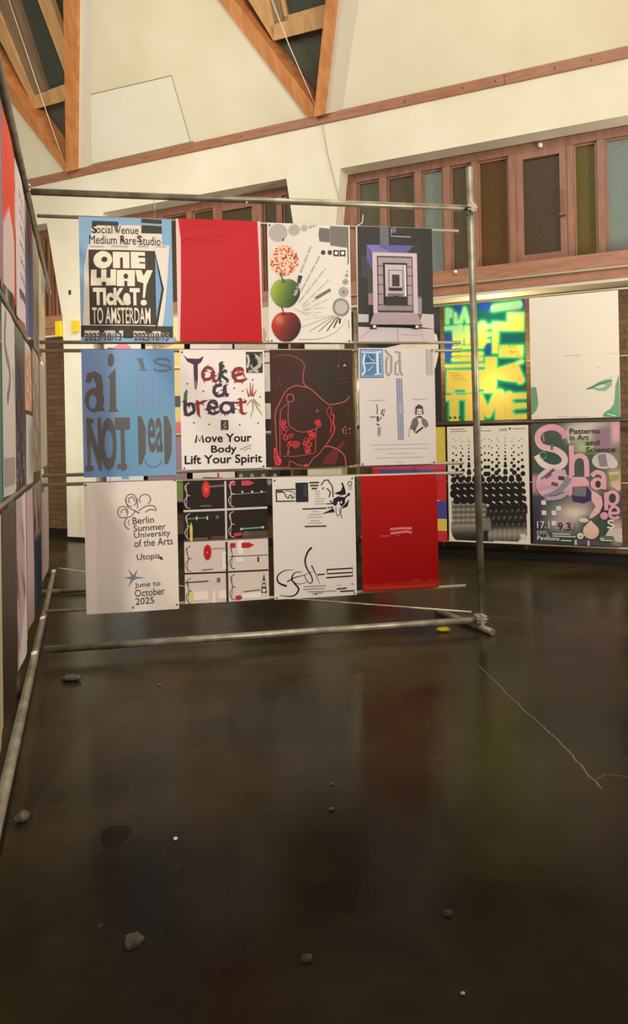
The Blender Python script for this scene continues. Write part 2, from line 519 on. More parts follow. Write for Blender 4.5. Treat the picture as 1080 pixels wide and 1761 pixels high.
ceiling = tag(ce.build('ceiling', M['ceil'], base=WB(-2, 5.14), rz=WR), 'cream sloping ceiling boards between the wooden skylight beams', 'ceiling', kind='structure')
seam = MB()
def seamline(p, q, w=0.012):
    d = Vector((q[0]-p[0], q[1]-p[1])); n = Vector((-d.y, d.x)).normalized()*w/2
    seam.prism(CE, [(p[0]-n.x, p[1]-n.y), (q[0]-n.x, q[1]-n.y), (q[0]+n.x, q[1]+n.y), (p[0]+n.x, p[1]+n.y)], -0.004, 0.001)
seamline((-6.30, 0.863), (-5.04, 0.83), 0.010); seamline((-5.04, 0.83), (-5.042, 0.043), 0.008); seamline((-6.66, 0.035), (-5.0, 0.04), 0.03)
seam.build('board_joint', M['joint'], ceiling)
MB().prism(CE, [(-6.30, 0.863), (-5.04, 0.83), (-5.042, 0.043), (-6.66, 0.035)], -0.002, 0.001).build('patch_board', M['whiteboard'], ceiling)['label'] = 'whiter plaster board'

def skybeam(n, l0, l1, side, label, protr):
    MBx = MB().prism(CE, [(l0(0.03), 0.03), (l1(0.03), 0.03), (l1(BT), BT), (l0(BT), BT)], -protr, 0.28)
    o = MBx.build('beam_%d' % n, M['beam'], base=WB(l0(1.0), CE.w(0, 1.0).z), rz=WR, bevel=0.004)
    return tag(o, label, 'beam', kind='structure')
skybeam(2, lL0, lL1, 0, 'orange wooden beam on the left slope of the left skylight', 0.03)
skybeam(3, lR0, lR1, 1, 'upright orange wooden beam on the right of the left skylight', 0.10)
skybeam(4, rL0, rL1, 0, 'orange wooden beam on the left slope of the middle skylight', 0.03)
skybeam(5, rR0, rR1, 1, 'orange wooden beam on the right of the middle skylight', 0.10)
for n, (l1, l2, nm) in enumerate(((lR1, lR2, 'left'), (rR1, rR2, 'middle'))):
    # plaster fillet: a wedge facing right, its shade put into a greyer colour
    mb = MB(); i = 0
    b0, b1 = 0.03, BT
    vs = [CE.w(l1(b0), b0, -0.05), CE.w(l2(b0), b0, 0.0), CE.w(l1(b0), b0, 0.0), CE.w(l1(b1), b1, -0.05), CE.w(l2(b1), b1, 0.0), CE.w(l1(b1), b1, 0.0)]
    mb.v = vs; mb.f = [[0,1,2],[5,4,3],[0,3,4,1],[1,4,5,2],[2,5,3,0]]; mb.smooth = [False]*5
    o = mb.build('trim_%d' % (10+n), M['greyshade'], base=WB(l1(1), CE.w(0, 1).z), rz=WR)
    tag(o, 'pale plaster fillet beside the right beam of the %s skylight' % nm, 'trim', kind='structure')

def skylight(n, lo, hi, label, cross, posts, slat, glass):
    t = empty('window_%d' % n, CE.w(lo(1.0), 1.0, 0.25), WR)
    tag(t, label, 'skylight', kind='structure')
    MB().prism(CE, [(lo(0.05)-0.1, 0.0), (hi(0.05)+0.1, 0.0), (hi(BT), BT), (lo(BT), BT)], 0.29, 0.33).build('dark_backing', M['skydark'], t)
    MB().prism(CE, cross, 0.12, 0.22).build('crosspiece', M['lightwood'], t, bevel=0.004)
    for p in posts:
        MB().prism(CE, p, 0.12, 0.22).build('frame_post', M['lightwood'], t, bevel=0.004)
    if slat: MB().prism(CE, slat, 0.16, 0.27).build('reveal_lining', M['slat'], t)
    g = MB().prism(CE, glass, 0.25, 0.262).build('pane', M['skyglass'], t)
    return t
# left skylight: crosspiece low, two slanting posts
skylight(5, lL1, lR0, 'left triangular skylight with pale wooden roof-window frame in dark glass',
    [(-7.33, 1.035), (-6.60, 1.075), (-6.68, 0.875), (-7.37, 0.872)],
    [[(-7.37, 0.872), (-7.31, 1.03), (-7.36, 2.06), (-7.36, 3.0), (-7.56, 3.0), (-7.52, 1.79)], [(-6.674, 1.102), (-6.503, 1.448), (-6.50, 2.0), (-6.50, 3.0), (-6.72, 3.0), (-6.70, 2.04)]],
    [(-7.31, 1.03), (-7.11, 1.06), (-7.05, 2.1), (-7.05, 3.0), (-7.36, 3.0), (-7.36, 2.06)],
    [(-7.12, 1.06), (-6.66, 1.09), (-6.66, 3.0), (-7.12, 3.0)])
skylight(6, rL1, rR0, 'middle triangular skylight with pale wooden roof-window frame and small dark pane',
    [(-3.66, 0.901), (-3.02, 0.893), (-2.96, 1.066), (-3.66, 1.061)],
    [[(-3.66, 0.901), (-3.60, 1.06), (-3.60, 2.6), (-3.85, 2.6), (-3.85, 1.36)]],
    [(-3.60, 1.06), (-3.50, 1.065), (-3.50, 2.6), (-3.60, 2.6)],
    [(-3.50, 1.12), (-2.9, 1.12), (-2.7, 2.6), (-3.50, 2.6)])
fr = MB()
for q in ([(-3.51, 1.065), (-2.93, 1.065), (-2.90, 1.115), (-3.51, 1.115)], [(-3.51, 1.065), (-3.45, 1.065), (-3.45, 2.6), (-3.51, 2.6)]):
    fr.prism(CE, q, 0.2, 0.25)
fr.build('sash_frame', M['lightwood'], bpy.data.objects['window_6'])

# remaining shell of the hall behind and beside the camera
for nm, pts, o0, o1, lab in (('wall_left', [(-12.62, 0), (-12.5, 0), (-12.5, zt), (-12.62, zt)], -13, 0.34, 'plain cream side wall far left'),
                        ('wall_right', [(7.0, 0), (7.12, 0), (7.12, zt), (7.0, zt)], -13, 0.34, 'plain cream side wall far right'),
                        ('wall_rear', [(-12.5, 0), (7, 0), (7, zt), (-12.5, zt)], -13.12, -13.0, 'plain cream wall behind the viewer')):
    tag(MB().prism(W, pts, o0, o1).build(nm, M['plaster'], base=WB(pts[0][0]), rz=WR), lab, 'wall', kind='structure')

# crack and stain in the floor
cr = MB()
pts = [(0.955, 4.35), (0.992, 3.982), (1.021, 3.642), (1.05, 3.42), (1.062, 3.322), (1.079, 3.109), (1.081, 2.948), (1.088, 2.82)]
def floorstrip(mb, pts, w, z=0.001):
    i = len(mb.v)
    for k, p in enumerate(pts):
        a = Vector(pts[max(k-1, 0)]); b = Vector(pts[min(k+1, len(pts)-1)]); t = (b-a).normalized()
        ww = w[k] if isinstance(w, list) else w
        for sgn in (-1, 1):
            mb.v.append(Vector((p[0]-t.y*ww*sgn/2, p[1]+t.x*ww*sgn/2, z)))
    for k in range(len(pts)-1):
        mb.f.append([i+2*k, i+2*k+1, i+2*k+3, i+2*k+2]); mb.smooth.append(False)
rr_ = random.Random(3)
fine = []
for k in range(len(pts)-1):
    for t in (0, 0.25, 0.5, 0.75):
        a, b = pts[k], pts[k+1]
        fine.append((a[0]+(b[0]-a[0])*t + rr_.uniform(-0.006, 0.006), a[1]+(b[1]-a[1])*t))
fine.append(pts[-1])
floorstrip(cr, fine, [0.003 + 0.006*k/len(fine) for k in range(len(fine))])
floorstrip(cr, [(1.10, 2.90), (1.15, 2.935), (1.2, 2.92), (1.3, 2.89)], 0.004)
cr.build('crack', M['crack'], floor)
st = MB(); i0 = 0
for k in range(20):
    a = 2*math.pi*k/20
    st.v.append(Vector((-0.729 + 0.05*math.cos(a)*(1+0.15*math.sin(3*a)), 2.555 + 0.075*math.sin(a)*(1+0.1*math.cos(2*a)), 0.001)))
st.f.append(list(range(20))); st.smooth.append(False)
st.build('stain', M['stain'], floor)

# ------------------------------------------------------------------ scaffolds
def coupler(pl, a, z, o, parent, s=0.036):
    mb = MB()
    mb.box(pl, a-s, a+s, z-s*0.75, z+s*0.75, o-s, o+s)
    mb.box(pl, a-s*0.4, a+s*0.4, z-s*1.1, z+s*1.1, o-s*1.25, o+s*0.6)
    c = mb.build('coupler', M['clamp'], parent, bevel=0.006)
    MB().tube(pl.w(a-s*1.3, z, o-s), pl.w(a+s*1.2, z, o-s), s*0.22, 8).build('bolt', M['steel'], c)
    MB().tube(pl.w(a-s*0.9, z-s*0.3, o-s*0.4), pl.w(a-s*0.9, z-s*1.6, o-s*0.4), s*0.2, 8).build('bolt', M['steel'], c)
    return c

FR = F.rot()
sf = tag(empty('scaffold_frame', F.w(-1.5, 0), FR), 'wide scaffold tube frame facing the viewer that carries twelve posters', 'scaffold')
MB().tube(F.w(0.0, 0.052, 0.0), F.w(-0.027, 3.255, 0.0), 0.0245, 18).build('post', M['steel'], sf)
MB().tube(F.w(-2.955, 2.966, 0.0), F.w(-0.03, 2.968, 0.0), 0.0215, 18).build('top_tube', M['steel'], sf)
MB().tube(F.w(-2.935, 0.076, 0.0), F.w(-0.03, 0.076, 0.0), 0.0235, 18).build('bottom_tube', M['steel'], sf)
MB().tube((0.915, 5.60, 0.0265), (1.195, 4.965, 0.0265), 0.0235, 18).build('foot_tube', M['steel'], sf)
coupler(F, -0.022, 2.968, 0.0, sf, 0.032)
coupler(F, -0.012, 0.085, 0.0, sf, 0.036)

KR = K.rot()
sk = tag(empty('scaffold_frame', K.w(0, 0), KR), 'long scaffold tube frame at the left edge running away from the viewer', 'scaffold')
MB().tube(K.w(-3.6, 3.005, 0.0), K.w(3.5, 3.005, 0.0), 0.0235, 18).build('top_tube', M['steel'], sk)
MB().tube(K.w(-3.6, 0.027, 0.0), K.w(3.08, 0.027, 0.0), 0.0245, 18).build('bottom_tube', M['steel'], sk)
KP = (-0.65, 3.27)
MB().tube(K.w(KP[0], 0.0, 0.057), K.w(KP[0], KP[1], 0.057), 0.0245, 18).build('post', M['steel'], sk)
MB().tube(K.w(3.02, 0.0, 0.057), K.w(3.02, 3.1, 0.057), 0.0245, 18).build('post', M['steel'], sk)
MB().tube(K.w(2.1, 0.027, 0.06), K.w(2.0, 0.027, -1.15), 0.0235, 18).build('foot_tube', M['steel'], sk)
coupler(K, 0.05, 3.01, -0.0, sk, 0.024)
coupler(K, 0.0, 0.05, 0.0, sk, 0.02)
coupler(K, 0.95, 0.05, 0.0, sk, 0.02)
coupler(K, 3.03, 0.05, 0.0, sk, 0.02)
for z in (2.05, 1.12):
    MB().tube(K.w(-3.5, z, 0.019), K.w(0.15, z, 0.019), 0.011, 10).build('cross_rail', M['rail'], sk)

rails = [(2.815, 2.806, 'top edge of the upper row of front posters'), (2.017, 2.024, 'bottom edge of the upper row of front posters'),
         (1.964, 1.968, 'top edge of the middle row of front posters'), (1.174, 1.182, 'bottom edge of the middle row of front posters'),
         (1.116, 1.112, 'top edge of the lowest row of front posters'), (0.316, 0.322, 'bottom edge of the lowest row of front posters')]
for k, (z0, z1, nm) in enumerate(rails):
    mb = MB().tube(F.w(-2.92, z0, 0.0), F.w(-0.118, z1, 0.0), 0.0115, 12)
    tag(mb.build('poster_rail', M['rail'], base=F.w(-1.5, z0-0.0115), rz=FR), 'thin grey tube rail along the ' + nm, 'rail', 'rails holding the front posters')
# cords that carry the rails, and the tie rods at the left
def cord(name, path, r, label, cat='cord', group=None, m='string'):
    mb = MB().tube(None, None, r, 8, path=path)
    return tag(mb.build(name, M[m], base=path[-1]), label, cat, group)
cord('hanging_cord', [F.w(-2.20, 2.995), F.w(-2.196, 2.90, 0.005), F.w(-2.195, 2.82)], 0.003, 'short pale cord tying the top rail to the top tube over the blue poster', group='short cords on the top tube')
cord('hanging_cord', [F.w(-0.80, 2.90, 0.01), F.w(-0.81, 2.84, 0.0), F.w(-0.86, 2.81), F.w(-0.93, 2.815)], 0.003, 'short pale cord looping beside the dark corridor poster', group='short cords on the top tube')
cord('hanging_cord', [F.w(-1.60, 2.97), F.w(-1.598, 2.94, -0.02), F.w(-1.60, 2.935, -0.022)], 0.004, 'small white cord stub on the top tube above the red poster', group='short cords on the top tube')
cord('guy_rope', [K.w(3.06, 0.08, -0.05), Vector((-0.6, 6.0, 0.088)), F.w(-0.06, 0.125, 0.04)], 0.0055, 'taut white rope from the far left tube to the right post foot', 'rope')
for z0, z1, nm in ((2.06, 1.93, 'upper'), (1.22, 1.07, 'lower')):
    tag(MB().tube(F.w(-2.925, z1, 0.01), F.w(-2.925, z0, 0.01), 0.011, 10).build('tie_rod', M['clamp'], base=F.w(-2.925, z1, 0.01), rz=FR),
        'short upright tie joining the %s pair of rail ends at the left' % nm, 'tie rod')

# rack by the wall: rails and two posts
rk = tag(empty('poster_rack', W.w(-1.0, 0, 0.05), WR), 'slim tube rack under the coloured window band carrying the wall posters', 'rack')
for z, r, o in ((2.80, 0.013, 0.03), (1.49, 0.02, 0.03), (0.205, 0.012, 0.03), (2.13, 0.007, 0.03), (0.86, 0.007, 0.03)):
    MB().tube(W.w(-2.85, z, o), W.w(0.95, z, o), r, 12).build('rail', M['rail'] if r < 0.02 else M['darkmetal'], rk)
for a in (-2.87, 0.97):
    MB().tube(W.w(a, 0, 0.06), W.w(a, 2.87, 0.06), 0.022, 12).build('post', M['steel'], rk)
rk2 = tag(empty('poster_rack', W.w(-5.2, 0, 0.05), WR), 'tube rack between the two piers seen only through gaps of the front posters', 'rack')
for z in (3.14, 2.295, 1.425, 0.565):
    MB().tube(W.w(-6.62, z, 0.03), W.w(-3.75, z, 0.03), 0.011, 10).build('rail', M['rail'], rk2)
for a in (-6.64, -3.73):
    MB().tube(W.w(a, 0, 0.06), W.w(a, 3.2, 0.06), 0.02, 10).build('post', M['steel'], rk2)

# ------------------------------------------------------------------ posters: one sheet each, the print is part of its mesh
_glyphs = {}
def glyphs(s, bold):
    key = (s, bold)
    if key in _glyphs: return _glyphs[key]
    cu = bpy.data.curves.new('t', 'FONT'); cu.body = s; cu.offset = bold; cu.resolution_u = 3
    o = bpy.data.objects.new('t', cu); COL.objects.link(o)
    dg = bpy.context.evaluated_depsgraph_get()
    ev = o.evaluated_get(dg); me = ev.to_mesh()
    me.calc_loop_triangles()
    v = np.array([tuple(x.co)[:2] for x in me.vertices]).reshape(-1, 2)
    t = [tuple(x.vertices) for x in me.loop_triangles]
    ev.to_mesh_clear()
    bpy.data.objects.remove(o); bpy.data.curves.remove(cu)
    _glyphs[key] = (v, t)
    return v, t

class Art:
    """u runs right, v runs down, both 0..1 on the sheet; f() gives zoomed-photo coordinates."""
    def __init__(s, w, h, bend=(0.006, 0.004, 0.0)):
        s.w, s.h = w, h; s.bend = bend
        s.V = []; s.C = []; s.T = []
        s.box = (0, 0, 1, 1, 0, 0)
    def z(s, tl, tr, bl, br=None):
        s.q = [np.array(k, float) for k in (tl, tr, bl, br or (tr[0]+bl[0]-tl[0], tr[1]+bl[1]-tl[1]))]
        s.tl, s.W_, s.H_ = tl, tr[0]-tl[0], bl[1]-tl[1]
        s.kx = (bl[0]-tl[0])/s.H_; s.ky = (tr[1]-tl[1])/s.W_
        s.f = s._map; return s
    def fwd(s, u, v):
        A, B, C_, D = s.q
        return tuple(A[k]*(1-u)*(1-v) + B[k]*u*(1-v) + C_[k]*(1-u)*v + D[k]*u*v for k in (0, 1))
    def _map(s, x, y):
        u, v = (x-s.tl[0])/s.W_, (y-s.tl[1])/s.H_
        for _ in range(6):
            px, py = s.fwd(u, v)
            u, v = u + (x-px)/s.W_, v + (y-py)/s.H_
        return (min(max(u, 0.0), 1.0), min(max(v, 0.0), 1.0))
    f = staticmethod(lambda x, y: (x, y))
    def dy(s, u, v):
        a, b, c = s.bend
        return a*math.sin(math.pi*v)*math.cos(math.pi*(u-0.5)) - b*math.cos(2*math.pi*u)*(0.3+0.7*v) + c*max(0, v-0.8)**2*25
    def vert(s, u, v, layer, col):
        s.V.append((u, v, layer)); s.C.append(col); return len(s.V)-1
    def base(s, col, nu=12, nv=16, layer=0, u0=0, v0=0, u1=1, v1=1):
        us = np.linspace(u0, u1, nu+1); vs = np.linspace(v0, v1, nv+1)
        if callable(col):
            U, Vv = np.meshgrid(us, vs)
            rgb = lin(np.clip(col(U, Vv), 0, 255))
        i = len(s.V)
        cc = None if callable(col) else tuple(lin(col))
        for r in range(nv+1):
            for c in range(nu+1):
                s.V.append((us[c], vs[r], layer)); s.C.append(tuple(rgb[r, c]) if cc is None else cc)
        n = nu+1
        for r in range(nv):
            for c in range(nu):
                a = i+r*n+c
                s.T.append((a, a+n, a+n+1, a+1))
        return s
    def tri(s, p, layer, cols, lim=0.16):
        st = [(p, cols)]
        while st:
            q, cs = st.pop()
            L = [math.hypot((q[i][0]-q[(i+1)%3][0])*s.w, (q[i][1]-q[(i+1)%3][1])*s.h) for i in range(3)]
            if max(L) > lim:
                k = L.index(max(L)); a, b, c = q[k], q[(k+1)%3], q[(k+2)%3]
                ca, cb, ccx = cs[k], cs[(k+1)%3], cs[(k+2)%3]
                m = ((a[0]+b[0])/2, (a[1]+b[1])/2); cm = tuple((x+y)/2 for x, y in zip(ca, cb))
                st.append(((a, m, c), (ca, cm, ccx))); st.append(((m, b, c), (cm, cb, ccx)))
            else:
                s.T.append(tuple(s.vert(x[0], x[1], layer, c) for x, c in zip(q, cs)))
    def uvpoly(s, uv, col, layer=1):
        if len(uv) < 3: return s
        tris = geometry.tessellate_polygon([[Vector((u*s.w, v*s.h, 0)) for u, v in uv]])
        fc = None if callable(col) else tuple(lin(col))
        for t in tris:
            p = tuple(uv[k] for k in t)
            cs = tuple(fc if fc is not None else tuple(lin(np.clip(col(x[0], x[1]), 0, 255))) for x in p)
            s.tri(p, layer, cs)
        return s
    def poly(s, pts, col, layer=1): return s.uvpoly([s.f(*p) for p in pts], col, layer)
    def rect(s, x0, y0, x1, y1, col, layer=1):
        u, v = s.f(x0, y0)
        if s.f == s._map: du, dv = (x1-x0)/s.W_, (y1-y0)/s.H_
        else: du, dv = x1-x0, y1-y0
        return s.uvpoly([(u, v), (u+du, v), (u+du, v+dv), (u, v+dv)], col, layer)
    def ell(s, x, y, rx, ry, col, layer=1, n=20, rot=0.0):
        return s.poly([(x + rx*math.cos(t)*math.cos(rot) - ry*math.sin(t)*math.sin(rot), y + rx*math.cos(t)*math.sin(rot) + ry*math.sin(t)*math.cos(rot))
                       for t in (2*math.pi*k/n for k in range(n))], col, layer)
    def line(s, pts, wd, col, layer=1, smooth=False, closed=False):
        P = [Vector(p) for p in pts]
        if closed: P = P + [P[0]]
        if smooth and len(P) > 2:
            Q = []
            for k in range(len(P)-1):
                p0, p1, p2, p3 = P[max(k-1, 0)], P[k], P[k+1], P[min(k+2, len(P)-1)]
                for t in (0, .2, .4, .6, .8):
                    Q.append(0.5*((2*p1) + (p2-p0)*t + (2*p0-5*p1+4*p2-p3)*t*t + (3*p1-p0-3*p2+p3)*t**3))
            Q.append(P[-1]); P = Q
        n = len(P); E = []
        for k in range(n):
            t = (P[min(k+1, n-1)]-P[max(k-1, 0)])
            if t.length < 1e-9: t = Vector((1, 0))
            t.normalize(); w = (wd(k/(n-1)) if callable(wd) else wd)/2
            E.append((P[k]+Vector((-t.y, t.x))*w, P[k]-Vector((-t.y, t.x))*w))
        for k in range(n-1):
            c = col(k/(n-1)) if callable(col) else col
            cc = tuple(lin(c))
            q = [s.f(*E[k][0]), s.f(*E[k+1][0]), s.f(*E[k+1][1]), s.f(*E[k][1])]
            s.tri((q[0], q[1], q[2]), layer, (cc,)*3); s.tri((q[0], q[2], q[3]), layer, (cc,)*3)
        return s
    def text(s, t, x0, y0, x1, y1, col, bold=0.0, layer=2, tilt=0.0, shear=0.0):
        v, tr = glyphs(t, bold)
        mn, mx = v.min(0), v.max(0)
        u0, v0 = s.f(x0, y0)
        if s.f == s._map: du, dv = (x1-x0)/s.W_, (y1-y0)/s.H_
        else: du, dv = x1-x0, y1-y0
        cc = tuple(lin(col))
        i = len(s.V)
        ca, sa = math.cos(tilt), math.sin(tilt)
        for p in v:
            gx = (p[0]-mn[0])/(mx[0]-mn[0]); gy = (mx[1]-p[1])/(mx[1]-mn[1])
            X = du*s.w*(gx + shear*(1-gy)); Y = dv*s.h*gy
            s.V.append((u0 + (X*ca + Y*sa)/s.w, v0 + (-X*sa + Y*ca)/s.h, layer)); s.C.append(cc)
        for q in tr: s.T.append(tuple(i+k for k in q))
        return s
    def fan(s, cx, cy, outline, colf, layer=1, rings=7):
        """a printed picture: rings from a centre out to an outline, coloured point by point."""
        n = len(outline); pr = None
        for r in range(rings+1):
            k = r/rings
            row = [s.f(cx+(x-cx)*k, cy+(y-cy)*k) for x, y in outline]
            raw = [(cx+(x-cx)*k, cy+(y-cy)*k) for x, y in outline]
            idx = [s.vert(a[0], a[1], layer, tuple(lin(np.clip(colf(*b), 0, 255)))) for a, b in zip(row, raw)]
            if pr:
                for j in range(n):
                    l = (j+1) % n
                    s.T.append((pr[j], pr[l], idx[l], idx[j]))
            pr = idx
        return s
    def build(s, name, pl, a0, zt, label, off=-0.026, material='print', group=None, pins=None, back=True, lean=0.0):
        rz = pl.rot()
        if back: s.base((206, 198, 186), 6, 8, layer=-1)
        verts = []
        for (u, v, l) in s.V:
            verts.append(((u-0.5)*s.w, -s.dy(u, v) - 0.0011*l + lean*v, (1-v)*s.h))
        me = bpy.data.meshes.new(name)
        me.from_pydata(verts, [], s.T)
        me.materials.append(M[material])
        ca = me.color_attributes.new('ink', 'FLOAT_COLOR', 'POINT')
        arr = np.ones((len(verts), 4), dtype=np.float32); arr[:, :3] = np.array(s.C, dtype=np.float32)
        ca.data.foreach_set('color', arr.ravel())
        me.update()
        o = bpy.data.objects.new(name, me); COL.objects.link(o)
        b = pl.w(a0+s.w/2, zt-s.h, off)
        o.location = b; o.rotation_euler = (0, 0, rz); o['_b'] = tuple(b); o['_r'] = rz
        tag(o, label, 'poster', group)
        if pins:
            for (u, v) in pins:
                e = pl.w(a0+u*s.w, zt-v*s.h, off - s.dy(u, v) + lean*v - 0.004)
                MB().ball(e, 0.006, n=8).build('eyelet', M['darkmetal'], o)
        return o

def arc(cx, cy, rx, ry, t0, t1, n=16):
    return [(cx + rx*math.cos(R(t0+(t1-t0)*k/n)), cy + ry*math.sin(R(t0+(t1-t0)*k/n))) for k in range(n+1)]

# ------------------------------------------------------------------ the twelve posters on the front frame
WHT = (226, 216, 206); INK = (44, 40, 36); CREAM = (232, 222, 196); DK = (66, 62, 54)
COLS = [(-2.668, 0.578), (-2.055, 0.550), (-1.467, 0.562), (-0.862, 0.541)]
GF = 'posters on the front scaffold frame'
CORN = [(0.03, 0.02), (0.97, 0.02), (0.03, 0.985), (0.97, 0.985)]

# 1.1 blue travel poster
p = Art(COLS[0][1], 0.797, (0.004, 0.006, 0.0)).z((35, 75), (540, 90), (65, 760), (550, 762))
p.base((136, 172, 200))
p.poly([(108, 100), (250, 104), (250, 122), (485, 124), (487, 230), (528, 232), (526, 262), (516, 430), (505, 560), (488, 690), (74, 690), (72, 330), (90, 228), (100, 226)], (224, 214, 196))
p.poly([(108, 98), (250, 104), (250, 126), (108, 122)], DK, 2)
p.poly([(375, 86), (487, 92), (487, 114), (375, 108)], DK, 2)
p.poly([(375, 122), (487, 126), (487, 168), (375, 166)], DK, 2)
p.text('Social Venue', 108, 122, 360, 166, INK, 0.0, 3); p.text('Medium Rare Studio', 95, 176, 482, 224, INK, 0.0, 3)
p.text('S', 106, 118, 134, 166, INK, 0.012, 4); p.text('V', 226, 122, 250, 166, INK, 0.012, 4); p.text('R', 264, 180, 288, 216, INK, 0.012, 4); p.text('S', 352, 178, 376, 216, INK, 0.012, 4)
for x0, x1 in ((100, 175), (215, 305), (355, 415), (455, 512)): p.rect(x0, 234, x1, 241, (176, 168, 154), 3)
p.rect(92, 255, 452, 665, (68, 62, 52), 2)
p.poly([(446, 252), (498, 470), (462, 682), (454, 682)], (54, 50, 44), 3)
p.poly([(450, 292), (486, 470), (457, 640)], (120, 160, 196), 4)
# chunky drawn letters
p.ell(170, 312, 50, 48, CREAM, 3, 24); p.ell(178, 310, 16, 15, (68, 62, 52), 4)
p.rect(222, 268, 312, 358, CREAM, 3); p.rect(262, 300, 276, 358, (68, 62, 52), 4)
p.rect(318, 268, 396, 360, CREAM, 3); p.rect(360, 290, 396, 300, (68, 62, 52), 4); p.rect(366, 324, 396, 332, (68, 62, 52), 4)
p.poly([(108, 365), (138, 365), (138, 410), (162, 410), (162, 365), (190, 365), (190, 410), (212, 410), (212, 365), (242, 365), (242, 452), (108, 452)], CREAM, 3)
p.poly([(246, 368), (342, 368), (342, 456), (246, 456)], CREAM, 3); p.ell(294, 402, 12, 14, (68, 62, 52), 4); p.rect(286, 428, 302, 456, (68, 62, 52), 4)
p.poly([(344, 368), (376, 368), (388, 400), (406, 368), (438, 368), (404, 452), (396, 520), (384, 520), (388, 440), (356, 430)], CREAM, 3)
p.ell(178, 442, 12, 11, (68, 62, 52), 5)
p.text('TIcKeT', 120, 464, 374, 560, CREAM, 0.05, 6)
p.ell(390, 546, 17, 16, CREAM, 5)
p.text('TO AMSTERDAM', 118, 570, 434, 660, CREAM, 0.012, 4)
p.poly([(62, 668), (545, 674), (545, 735), (62, 730)], (66, 62, 54), 2)
p.rect(82, 696, 290, 726, (214, 204, 188), 3); p.rect(336, 700, 486, 728, (214, 204, 188), 3)
p.rect(158, 690, 186, 730, (66, 62, 54), 4); p.rect(240, 690, 262, 716, (66, 62, 54), 4); p.rect(398, 690, 438, 716, (66, 62, 54), 4)
p.text('2023/10/13', 80, 708, 284, 754, (212, 208, 200), 0.05, 5); p.text('2023/10/15', 338, 708, 532, 754, (212, 208, 200), 0.05, 5)
p.text('2023/10/13', 82, 710, 282, 752, INK, 0.016, 6); p.text('2023/10/15', 340, 710, 530, 752, INK, 0.016, 6); p.rect(286, 730, 336, 737, INK, 6)
p.build('poster', F, COLS[0][0], 2.812, 'blue poster with a black and cream ONE WAY TICKET TO AMSTERDAM arrow', group=GF)

# 1.2 red sheet with pale curled sides
p = Art(0.552, 0.800, (0.004, 0.004, 0.0)).z((568, 82), (1055, 100), (590, 755), (1066, 760))
p.base(lambda u, v: np.stack([192 - 10*v + 0*u, 17 - 6*v + 0*u, 26 - 8*v + 0*u], -1), 16, 20)
for (q) in ([(568, 82), (582, 84), (598, 200), (602, 480), (600, 755), (590, 755), (576, 400)], [(1036, 100), (1055, 100), (1076, 756), (1062, 756), (1052, 480), (1044, 250)]):
    p.poly(q, (228, 186, 182), 1)
for x in (650, 700, 760, 830, 900): p.line([(x, 120), (x+24, 128), (x+50, 118)], 10, (182, 18, 27), 1)
for pts in ([(600, 210), (640, 190), (690, 205)], [(690, 190), (705, 215), (720, 180)], [(740, 175), (735, 215), (770, 205)], [(800, 180), (840, 185), (830, 215), (790, 210)], [(850, 470), (880, 468)]):
    p.line(pts, 8, (160, 12, 22), 1)
p.build('poster', F, -2.062, 2.82, 'plain bright red poster in the upper row with pale side edges', group=GF, material='print_gloss')

# 1.3 apples
p = Art(COLS[2][1], 0.795, (0.005, 0.003, 0.0)).z((65, 95), (950, 125), (85, 1400), (965, 1395))
p.base((222, 212, 200))
GR = (178, 170, 158)
for x, y, r in ((183, 205, 98), (352, 175, 62), (460, 155, 36), (525, 140, 20), (560, 133, 14), (585, 129, 10)): p.ell(x, y, r, r, GR, 1)
p.poly([(622, 150), (735, 162), (735, 310), (622, 300), (612, 225)], (112, 108, 98), 1); p.poly([(738, 132), (925, 140), (920, 366), (738, 342)], (116, 114, 104), 1)
for x in (660, 732): p.ell(x, 420, 24, 26, (70, 64, 54), 1)
for x in (770, 840): p.rect(x, 392, x+62, 460, (60, 54, 46), 1); p.ell(x+31, 426, 18, 20, (236, 228, 216), 2)
rg = random.Random(5)
OUT = arc(245, 505, 152, 170, 0, 360, 40)[:-1]
p.fan(245, 505, OUT, lambda x, y: (236, 196, 158), 1, 3)
for k in range(150):
    t = rg.uniform(0, 6.283); r = math.sqrt(rg.random()); x, y = 245+145*r*math.cos(t), 505+164*r*math.sin(t)
    a = rg.uniform(0, 3.14); c = [(196, 66, 58), (232, 130, 66), (244, 170, 150), (152, 40, 62), (216, 96, 90), (120, 60, 44)][k % 6]
    p.line([(x-10*math.cos(a), y-10*math.sin(a)), (x+6*math.sin(a), y), (x+10*math.cos(a), y+10*math.sin(a))], 11, c, 2)
def apple(cx, cy, rx, ry):
    o = []
    for k in range(44):
        t = 2*math.pi*k/44
        dip = 0.10*math.exp(-((t-1.5*math.pi)/0.35)**2) + 0.04*math.exp(-((t-0.5*math.pi)/0.2)**2)
        sx = 1 - 0.13*max(0, math.sin(t))
        o.append((cx+rx*math.cos(t)*(1-dip)*sx, cy+ry*math.sin(t)*(1-dip)))
    return o
def gcol(x, y):
    t = np.clip(((x-150)/260 + (y-700)/700)*0.85, 0, 1)
    return (166-120*t, 178-110*t, 62-18*t)
def rcol(x, y):
    t = np.clip((x-110)/300*0.75 + (y-1050)/900, 0, 1); h = math.exp(-(((x-190)/50)**2+((y-1150)/60)**2))
    return (196-146*t**1.2+40*h, 52-14*t+70*h, 30+6*t+50*h)
p.fan(255, 860, apple(255, 860, 155, 165), gcol, 3, 8); p.line([(242, 742), (225, 705), (200, 655)], 11, (62, 56, 34), 4)
p.fan(263, 1225, apple(263, 1225, 155, 170), rcol, 3, 8); p.line([(240, 1090), (228, 1050), (215, 1015)], 11, (70, 46, 34), 4)
